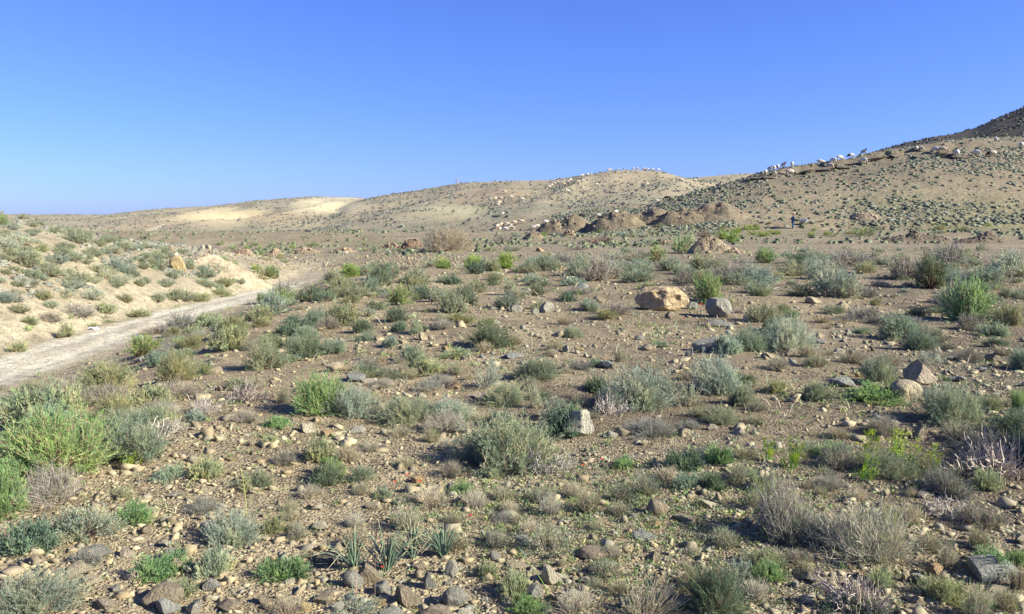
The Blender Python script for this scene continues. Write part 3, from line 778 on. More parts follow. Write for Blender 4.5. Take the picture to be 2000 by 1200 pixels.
def drop_shrubs():
    P = np.array([(s[0], s[1]) for s in SH], float)
    X, Y, Z = ray_hits(P[:, 0], P[:, 1])
    R0 = np.array([s[2] for s in SH]) * Y / F * .5
    # the foot in the photograph is the near rim of the crown, so the root stands a little farther off
    sinp = np.clip((E - Z) / Y, 0.0, .5)
    dr = R0 * sinp * .55 * F / Y
    X, Y, Z = ray_hits(P[:, 0], P[:, 1] - np.minimum(dr, 20))
    for s, x, y, z in zip(SH, X, Y, Z):
        px, py, wp, hp, kind, tint, lab = s
        r = wp * y / F * .5 * (1.0 if px < 330 and py < 615 else 1.20)
        sp = max(0, min(.5, (E - z) / y))
        Hh = max(hp * y / F - r * sp * .55, r * (.35 if kind in ('low', 'tangle') else .55)) / math.cos(math.asin(sp))
        Hh = min(Hh * 1.02, r * 2.0)
        if px in (555,) : Hh = r * 1.6
        put_plant(x, y, z, r, Hh, kind, tint, px, py - hp * .5, lab)
drop_shrubs()

# the big brown feathery bush beyond the flat
def big_brown_bush():
    px, py = 868, 493
    x, Y, z = at(px, py)
    r = 136 * Y / F * .5
    lf, tw = bush_meshes('brown_bush', 4001, n=300, H=.8, leaf=.034, lw=.008, per=20, subs=6, erect=.15, lump=.12, tw=.006, low=.0, root=.45, inner=.5, leafy=(.6, 1))
    root = bpy.data.objects.new('brown_bush', None); C.objects.link(root)
    root.location = (x, Y + r * .8, z - .05); root.scale = (r, r * .8, 62 * Y / F / .8)
    a = link('foliage', lf, root); a.color = (.40, .36, .22, 1)
    b = link('twigs', tw, root); b.color = (.46, .37, .30, 1)
    root['label'] = 'large rounded reddish brown feathery bush on the flat before the far hills'; root['category'] = 'bush'
    PLACED.append((x, Y + r * .8, r))
big_brown_bush()

# smaller shrubs filling in between
# nothing is grown in front of these: column, row, half width, rows below that stay clear
KEEP = [(1297, 600, 90, 60), (1405, 620, 60, 50), (1801, 750, 70, 60), (1771, 780, 60, 50), (1842, 780, 60, 40), (1129, 850, 60, 60), (1384, 690, 50, 40), (780, 1085, 170, 110),
        (1335, 470, 60, 60), (1395, 490, 80, 40), (1548, 448, 40, 40), (345, 530, 30, 40), (1940, 1120, 80, 60), (315, 1180, 60, 60), (1651, 755, 45, 35), (868, 490, 80, 40), (1798, 850, 50, 40), (1284, 1000, 50, 40), (1076, 1130, 50, 50)]
def fill_shrubs():
    regs = [  # column range, row range, count, radius range, kinds
        ((0, 330), (436, 610), 80, (.2, .42), [('sage', 'grey'), ('sage', 'silver'), ('sage', 'mauve'), ('sage', 'bluish')], .42),
        ((330, 560), (495, 600), 26, (.25, .5), [('sage', 'olive'), ('sage', 'grey'), ('green', 'green')], .6),
        ((620, 1000), (520, 600), 20, (.2, .45), [('sage', 'grey'), ('sage', 'dark'), ('sage', 'olive')], .7),
        ((1000, 2000), (486, 560), 66, (.3, .62), [('sage', 'grey'), ('sage', 'silver'), ('dry', 'mauve'), ('sage', 'bluish'), ('green', 'olive')], .5),
        ((1000, 2000), (436, 476), 34, (.3, .7), [('sage', 'grey'), ('sage', 'olive'), ('green', 'bright'), ('sage', 'bluish')], .4),
        ((560, 1000), (462, 520), 16, (.3, .6), [('sage', 'grey'), ('sage', 'olive'), ('green', 'green')], .5),
        ((560, 1650), (590, 860), 46, (.12, .26), [('low', 'grey'), ('low', 'olive'), ('sage', 'grey'), ('low', 'dark'), ('dry', 'mauve')], .5),
        ((560, 2000), (560, 870), 70, (.10, .24), [('grass', 'olive'), ('grass', 'olive'), ('grass', 'green')], .5),
        ((600, 2000), (500, 640), 60, (.18, .42), [('dry', 'mauve'), ('green', 'olive'), ('green', 'green'), ('green', 'grey'), ('green', 'silver')], .42),
        ((1650, 2000), (560, 860), 22, (.14, .32), [('dry', 'mauve'), ('sage', 'grey'), ('green', 'grey')], .6),
        ((560, 2000), (860, 1190), 60, (.06, .15), [('grass', 'olive'), ('grass', 'green'), ('grass', 'green'), ('grass', 'straw')], .6),
        ((250, 2000), (870, 1190), 40, (.07, .15), [('low', 'olive'), ('low', 'green'), ('low', 'grey'), ('dry', 'mauve')], .6),
        ((330, 620), (600, 700), 16, (.15, .34), [('low', 'olive'), ('dry', 'mauve'), ('green', 'olive')], .6),
        ((20, 420), (600, 840), 26, (.14, .34), [('low', 'olive'), ('green', 'olive'), ('dry', 'mauve'), ('low', 'grey')], .55)]
    rr = random.Random(77)
    for (c0, c1), (r0, r1), cnt, (ra, rb), kinds, hh in regs:
        tries = cnt * 5
        px = np.array([rr.uniform(c0, c1) for _ in range(tries)]); py = np.array([rr.uniform(r0, r1) for _ in range(tries)])
        X, Y, Z = ray_hits(px, py)
        done = 0
        for a, b, x, y, z in zip(px, py, X, Y, Z):
            if done >= cnt: break
            r = rr.uniform(ra, rb)
            if abs(x - road_x(y)) < 1.25 and y < 45: continue
            if abs(y - (50 + .05 * x)) < 1.4 and x > -2: continue
            if y > 98 or b < 400: continue
            if c0 == 0 and b > 640 - a * .3: continue
            if any(abs(a - h[0]) < h[2] and -8 < b - h[1] < h[3] for h in KEEP): continue
            if any((x - q[0]) ** 2 + (y - q[1]) ** 2 < ((r + q[2]) * .62) ** 2 for q in PLACED): continue
            k, t = rr.choice(kinds)
            put_plant(x, y, z, r, r * hh * rr.uniform(1.2, 1.9), k, t, a, b)
            done += 1
fill_shrubs()

# ---------------------------------------------------------------- fleshy-leaved wild onion clumps
def onion_clump(px, py, wpx, hpx, seed, label):
    rng = rs(seed)
    x, Y, z = at(px, py)
    s = Y / F
    root = bpy.data.objects.new('wild_onion', None); C.objects.link(root); root.location = (x, Y, z - .01)
    root['label'] = label; root['category'] = 'plant'; root['group'] = 'wild onion clumps among the stones'
    n = 36
    n = int(n * rng.uniform(.7, 1.15)); bias = rng.uniform(0, 6.283)
    for i in range(n):
        a = rng.uniform(0, 6.283) if rng.uniform() < .6 else bias + rng.normal() * .6; lean = abs(rng.normal()) * .55 + .1
        h = hpx * s * rng.uniform(.8, 1.3)
        w = wpx * s * .62
        tx = math.cos(a) * min(lean, 1.0) * w * 1.1; ty = math.sin(a) * min(lean, 1.0) * w * .8
        tipz = h * (1 - .35 * min(lean, 1))
        k = 8; dr = rng.choice([.8, .5, -.2, -.8])
        pts = []
        for j in range(k):
            t = j / (k - 1)
            pts.append((math.cos(a) * .012 + tx * t ** 1.5 + math.cos(a) * max(0, t - .7) * (.06 - .05 * dr), math.sin(a) * .012 + ty * t ** 1.5 + math.sin(a) * max(0, t - .7) * (.06 - .05 * dr), tipz * (t if t < .7 else .7 + (t - .7) * dr)))
        pts = np.array(pts)[None]
        V, I, S, Cc = ribbons(pts, .0001, .0001, rng, np.array([1, 1, 1]), 0, 3)
        # round tapering leaf, five sided
        T = unit(np.gradient(pts[0], axis=0)); ref = np.array([math.sin(a), -math.cos(a), .1]); S1 = unit(np.cross(T, ref)); S2 = np.cross(T, S1)
        rad = .0040 * rng.uniform(.8, 1.25) * np.array([1.0, 1.05, 1.05, 1.0, .9, .75, .5, .12])
        V = np.stack([pts[0] + (S1 * math.cos(q) * .55 + S2 * math.sin(q)) * rad[:, None] for q in np.arange(5) * 1.2566], 1).reshape(-1, 3)
        q = []
        for j in range(k - 1):
            for m in range(5):
                q.append((j * 5 + m, j * 5 + (m + 1) % 5, (j + 1) * 5 + (m + 1) % 5, (j + 1) * 5 + m))
        g = np.array([[.30, .36, .22]] * 1 + [[.17, .24, .155]] * 5 + [[.40, .38, .20], [.62, .46, .26]]) * rng.uniform(.85, 1.15)
        col = np.repeat(g, 5, 0)
        me = mesh_np('onion_leaf', V, np.array(q).ravel(), np.full(len(q), 4), M_LEAF_PLAIN, col, True)
        link('leaf', me, root)
M_LEAF_PLAIN = plant_material('fleshy_leaf', base=(1.0, 1.0, 1.0), transl=.12, rough=.5)
onion_clump(692, 1114, 125, 92, 1, 'wild onion clump, leftmost of four, splaying left behind the brown-grey stone')
onion_clump(755, 1115, 110, 112, 2, 'wild onion clump, front and tallest of four, between two grey stones')
onion_clump(806, 1090, 70, 78, 13, 'wild onion clump, third from the left of four, half behind the front one')
onion_clump(866, 1087, 105, 84, 4, 'wild onion clump, rightmost of four, standing alone')

# single stalks, poppies
def poppy(px, py, seed):
    rng = rs(seed + 900); x, Y, z = at(px, py + 4)
    root = bpy.data.objects.new('red_flower', None); C.objects.link(root); root.location = (x, Y, z)
    h = 7 * Y / F + .02; r = max(.009, 4.2 * Y / F)
    st = np.array([[[0, 0, 0], [.003, 0, h * .5], [0, .004, h]]])
    v = ribbons(st, .003, .002, rng, np.array([.16, .22, .08]), 0, 3)
    link('stem', mesh_np('flower_stem', v[0], v[1], v[2], M_LEAF_PLAIN, v[3]), root)
    for k in range(5):
        a = k * 1.2566 + rng.uniform(0, .4); c, s = math.cos(a), math.sin(a)
        P = np.array([[0, 0, h], [c * r * .6 - s * r * .45, s * r * .6 + c * r * .45, h + r * .35], [c * r, s * r, h + r * .55], [c * r * .6 + s * r * .45, s * r * .6 - c * r * .45, h + r * .35]])
        link('petal', mesh_np('petal', P, np.arange(4), [4], M_PETAL, np.tile([[.75, .05, .03]], (4, 1))), root)
    root['category'] = 'flower'; root['group'] = 'small red flowers among the stones'
    REC.append(dict(o=root, px=px, py=py, look='small red flower', fam='red_flower', label=None, size=r, Y=Y))
M_PETAL = plant_material('red_petal', base=(1.0, 1.0, 1.0), transl=.3)
for i, (a, b) in enumerate([(797, 938), (772, 954), (820, 953), (1140, 918), (1177, 906), (1262, 946), (748, 1119), (1160, 750), (922, 666), (1335, 629), (1370, 600), (920, 1020), (568, 700)]):
    poppy(a, b, i)

def stalk(px0, py0, px1, py1, label, col, wmm=4):
    x, Y, z = at(px0, py0); rng = rs(int(px0))
    dx = (px1 - px0) * Y / F; h = (py0 - py1) * Y / F
    pts = np.array([[[dx * t ** 1.6, 0.02 * t, h * t] for t in np.linspace(0, 1, 7)]])
    v = ribbons(pts, wmm / 1000, wmm / 2500, rng, np.array(col), 0, 3)
    root = link('flower_stalk', mesh_np('flower_stalk', v[0], v[1], v[2], M_LEAF_PLAIN, v[3]), loc=(x, Y, z), label=label, cat='stalk')
stalk(482, 1010, 470, 905, 'tall thin yellowish stalk rising from the silvery sagebrush, lower left', (.34, .36, .10), 7)
stalk(695, 1165, 697, 1085, 'thin dry reddish stalk before the leftmost wild onion clump', (.42, .25, .16), 3)
stalk(732, 1190, 734, 1082, 'tall thin straw stalk before the front wild onion clump', (.42, .30, .18), 3)
stalk(1070, 1160, 1000, 1060, 'long bent green grass blade left of the cream stone at the bottom', (.20, .30, .07), 6)
stalk(1400, 1205, 1335, 1110, 'long bent green blade over the bottom edge bush', (.18, .30, .08), 6)

# ---------------------------------------------------------------- stones
import bmesh
def rock_mesh(name, seed, sub=3, cuts=9, depth=(.55, .9), rough=.06, stretch=(1, 1, 1), flat_base=True, sharp=28):
    rnd = random.Random(seed)
    bm = bmesh.new(); bmesh.ops.create_icosphere(bm, subdivisions=sub, radius=1)
    planes = []
    for _ in range(cuts):
        v = Vector((rnd.gauss(0, 1), rnd.gauss(0, 1), rnd.gauss(0, .8))).normalized()
        planes.append((v, rnd.uniform(*depth)))
    off = Vector((seed * 3.1, seed * 1.7, 0))
    for v in bm.verts:
        c = v.co.copy()
        for nrm, d in planes:
            k = c.dot(nrm)
            if k > d: c -= nrm * (k - d) * .96
        nz = mnoise.fractal(c * 1.6 + off, 1.0, 2.0, 4) if rough else 0
        nz2 = mnoise.noise(c * 6 + off)
        c += c.normalized() * (nz * rough + nz2 * rough * .35)
        v.co = Vector((c.x * stretch[0], c.y * stretch[1], c.z * stretch[2]))
    xs = [v.co.x for v in bm.verts]; ys = [v.co.y for v in bm.verts]; zs = [v.co.z for v in bm.verts]
    cx, cy = (max(xs) + min(xs)) / 2, (max(ys) + min(ys)) / 2; sx, sy, sz = (max(xs) - min(xs)) / 2, (max(ys) - min(ys)) / 2, max(zs) - min(zs); z0 = min(zs)
    for v in bm.verts: v.co = Vector(((v.co.x - cx) / sx, (v.co.y - cy) / sy, (v.co.z - z0) / sz))
    me = bpy.data.meshes.new(name); bm.to_mesh(me); bm.free()
    me.materials.append(M_STONE)
    at_ = me.color_attributes.new('Col', 'FLOAT_COLOR', 'POINT')
    n = len(me.vertices); cc = np.ones((n, 4), np.float32); at_.data.foreach_set('color', cc.ravel())
    me.polygons.foreach_set('use_smooth', np.ones(len(me.polygons), bool))
    me.set_sharp_from_angle(angle=R(sharp))
    return me

ROCK = {'angular': [rock_mesh('rock_angular', 100 + i, 4, 15, (.30, .62), .045, sharp=16) for i in range(8)],
        'slab': [rock_mesh('rock_slab', 200 + i, 4, 14, (.32, .68), .045, sharp=16) for i in range(5)],
        'round': [rock_mesh('rock_rounded', 300 + i, 4, 7, (.62, .93), .06, sharp=40) for i in range(4)]}
STONE = {'grey': (.33, .315, .285), 'bluish': (.30, .30, .29), 'tan': (.47, .385, .27), 'brown': (.33, .26, .19), 'cream': (.55, .485, .375), 'orange': (.45, .30, .16),
         'ochre': (.47, .35, .17), 'pale': (.44, .41, .355), 'dark': (.17, .145, .12), 'pink': (.45, .36, .29)}  # dark: shade painted into the ledges and the bank slabs
STONE_WORD = {'grey': 'grey', 'bluish': 'bluish grey', 'tan': 'tan', 'brown': 'brown', 'cream': 'cream', 'orange': 'orange-brown', 'ochre': 'ochre', 'pale': 'pale', 'dark': 'dark', 'pink': 'pinkish'}
SHAPE_WORD = {'angular': 'angular stone', 'slab': 'flat stone', 'round': 'rounded stone'}
rrng = random.Random(9)
ROCKS = []
def put_rock(px, py, wp, hp, shape, col, label=None, mesh=None, name=None, cat=None, depth=.8, hit=None, sink=.27, rot=None, group='stones strewn over the ground'):
    x, Y, z = hit if hit else at(px, py - min(hp * .12, 8))
    wd = wp * Y / F * .5
    sp = max(0, min(.5, (E - z) / Y))
    Hh = max((hp * Y / F - wd * depth * sp) / math.cos(math.asin(sp)), wd * .28)
    me = mesh or rrng.choice(ROCK[shape])
    o = bpy.data.objects.new(name or 'rock', me); C.objects.link(o)
    H2 = Hh / (1 - sink)
    o.location = (x, Y + wd * depth * .35, z - H2 * sink)
    o.scale = (wd, wd * depth, H2)
    o.rotation_euler = (0, 0, rot if rot is not None else rrng.choice([0, math.pi]) + rrng.uniform(-.35, .35))
    j = rrng.uniform(.88, 1.12); c = muted(np.array(STONE[col]), .15); o.color = (c[0] * j, c[1] * j, c[2] * j, 1)
    o['category'] = cat or 'rock'; o['group'] = group
    REC.append(dict(o=o, px=px, py=py, look=f"{STONE_WORD[col]} {SHAPE_WORD[shape]}", fam='rock', label=label, size=wd, Y=Y))
    ROCKS.append((px, py, wp)); return o

def hero_boulder():
    """The tan boulder: a blocky upper mass overhanging a darker lower left shoulder, with hollows."""
    rnd = random.Random(3)
    bm = bmesh.new(); bmesh.ops.create_icosphere(bm, subdivisions=5, radius=1)
    P = [(Vector((0, 0, 1)), .50), (Vector((-.45, -.2, .85)).normalized(), .50), (Vector((.9, -.1, .3)).normalized(), .82), (Vector((.55, -.75, -.1)).normalized(), .72), (Vector((-.6, -.75, .15)).normalized(), .62), (Vector((-.95, 0, .2)).normalized(), .86),
         (Vector((.3, -.6, .7)).normalized(), .62), (Vector((.75, .1, .65)).normalized(), .70)]
    for v in bm.verts:
        c = v.co.copy()
        for nrm, d in P:
            k = c.dot(nrm)
            if k > d: c -= nrm * (k - d) * .95
        # hollows in the face
        for (h, r, a) in ((Vector((-.12, -.62, .18)), .24, .22), (Vector((.42, -.62, -.10)), .26, .20), (Vector((.05, -.55, -.25)), .3, .14), (Vector((-.2, -.35, .45)), .16, .08)):
            dd = (c - h).length
            if dd < r: c += Vector((0, 1, -.15)) * a * (1 - (dd / r) ** 2)
        c += c.normalized() * (mnoise.fractal(c * 2.2, 1.0, 2.0, 5) * .075 + mnoise.noise(c * 9) * .02)
        v.co = c
    xs = [v.co.x for v in bm.verts]; ys = [v.co.y for v in bm.verts]; zs = [v.co.z for v in bm.verts]
    for v in bm.verts: v.co = Vector(((v.co.x - (max(xs) + min(xs)) / 2) / ((max(xs) - min(xs)) / 2), (v.co.y - (max(ys) + min(ys)) / 2) / ((max(ys) - min(ys)) / 2), (v.co.z - min(zs)) / (max(zs) - min(zs))))
    me = bpy.data.meshes.new('tan_boulder'); bm.to_mesh(me); bm.free(); me.materials.append(M_STONE)
    at_ = me.color_attributes.new('Col', 'FLOAT_COLOR', 'POINT'); at_.data.foreach_set('color', np.ones((len(me.vertices), 4), np.float32).ravel())
    me.polygons.foreach_set('use_smooth', np.ones(len(me.polygons), bool)); me.set_sharp_from_angle(angle=R(32))
    return me
STONE['sand'] = (.47, .345, .21); STONE_WORD['sand'] = 'tan'
def faced(name, planes, seed, stretch=(1, 1, 1), rough=.07, sub=4):
    bm = bmesh.new(); bmesh.ops.create_icosphere(bm, subdivisions=sub, radius=1)
    off = Vector((seed * 2.3, seed, 0))
    for v in bm.verts:
        c = v.co.copy() * 1.15
        for (nx, ny, nz), d in planes:
            nrm = Vector((nx, ny, nz)).normalized(); k = c.dot(nrm)
            if k > d: c -= nrm * (k - d)
        c += c.normalized() * (mnoise.fractal(c * 1.8 + off, 1.0, 2.0, 5) * rough + mnoise.noise(c * 8 + off) * rough * .25)
        v.co = c
    co = np.array([v.co[:] for v in bm.verts]); mn, mx = co.min(0), co.max(0)
    for v in bm.verts: v.co = Vector(((v.co.x - (mn[0] + mx[0]) / 2) / ((mx[0] - mn[0]) / 2), (v.co.y - (mn[1] + mx[1]) / 2) / ((mx[1] - mn[1]) / 2), (v.co.z - mn[2]) / (mx[2] - mn[2])))
    me = bpy.data.meshes.new(name); bm.to_mesh(me); bm.free(); me.materials.append(M_STONE)
    at_ = me.color_attributes.new('Col', 'FLOAT_COLOR', 'POINT'); at_.data.foreach_set('color', np.ones((len(me.vertices), 4), np.float32).ravel())
    me.polygons.foreach_set('use_smooth', np.ones(len(me.polygons), bool)); me.set_sharp_from_angle(angle=R(24))
    return me
put_rock(1295, 614, 108, 50, 'angular', 'sand', 'large blocky tan boulder with hollows, biggest stone in view', hero_boulder(), 'boulder', 'boulder', depth=.62, rot=0, sink=.12)
put_rock(1405, 626, 52, 40, 'round', 'grey', 'round grey boulder perched on a flat stone, right of the tan boulder', faced('round_boulder', [((0, 0, 1), .78), ((-.8, -.3, .5), .92), ((.85, -.4, .3), .95), ((.2, -.95, .25), .9), ((-.4, -.8, -.4), .86), ((.6, .3, .7), .86)], 3, rough=.06), 'boulder', 'boulder', depth=.9, rot=0, sink=.1)
put_rock(1410, 642, 58, 18, 'slab', 'grey', 'flat grey stone under the round grey boulder'); put_rock(1380, 643, 20, 12, 'round', 'brown')
def wedge(name, seed, tip_x=.0, lean=.0, sub=4, power=1.0, taper=.6):
    me = rock_mesh(name, seed, sub, 7, (.6, .9), .06, sharp=30)
    for v in me.vertices:
        k = max(0.0, v.co.z) ** power
        v.co.x = v.co.x * (1 - taper * k) + tip_x * k; v.co.y = v.co.y * (1 - .6 * k) + lean * k
    me.set_sharp_from_angle(angle=R(30)); return me
put_rock(1801, 756, 62, 52, 'angular', 'pink', 'upright triangular pinkish stone near the right', faced('triangular_stone', [((-.85, -.35, .5), .42), ((.72, -.2, .62), .45), ((.25, -.95, .25), .5), ((.1, .9, .4), .6), ((-.2, -.9, .3), .62)], 9, rough=.05), 'boulder', 'boulder', depth=.7, rot=0, sink=.08)
put_rock(1129, 858, 66, 56, 'angular', 'pale', 'pointed pale boulder right of the large middle sagebrush', faced('pointed_boulder', [((-.8, -.2, .55), .5), ((-.45, -.85, .25), .62), ((.5, -.8, .2), .66), ((.97, .0, .2), .7), ((.3, .7, .6), .6), ((-.25, .1, 1), .66), ((.6,-.3,.75),.74)], 5, rough=.10), 'boulder', 'boulder', depth=.7, rot=0, sink=.08)
put_rock(1771, 788, 70, 46, 'round', 'tan', 'pale arched stone leaning before the triangular stone', None, 'boulder', 'boulder')
put_rock(1842, 783, 78, 24, 'slab', 'bluish', 'long bluish stone right of the pale arched stone')
put_rock(1651, 758, 54, 20, 'round', 'bluish', 'bluish humped stone left of the low green mat')
put_rock(1384, 692, 54, 30, 'angular', 'grey', 'grey stone half hidden behind a silvery sagebrush')
put_rock(1940, 1130, 98, 52, 'slab', 'bluish', 'big bluish slab in the lower right corner', rock_mesh('blue_slab', 71, 4, 7, (.5, .85), .05), depth=.8)
put_rock(345, 532, 34, 30, 'angular', 'ochre', 'ochre block of rock standing on the left bank', rock_mesh('ochre_block', 72, 4, 8, (.6, .85), .08), 'boulder', 'boulder')
put_rock(335, 494, 16, 14, 'angular', 'brown', 'dark stone on top of the small earth heap'); put_rock(342, 506, 14, 12, 'round', 'cream'); put_rock(396, 489, 8, 9, 'round', 'pale'); put_rock(405, 488, 14, 9, 'angular', 'tan')
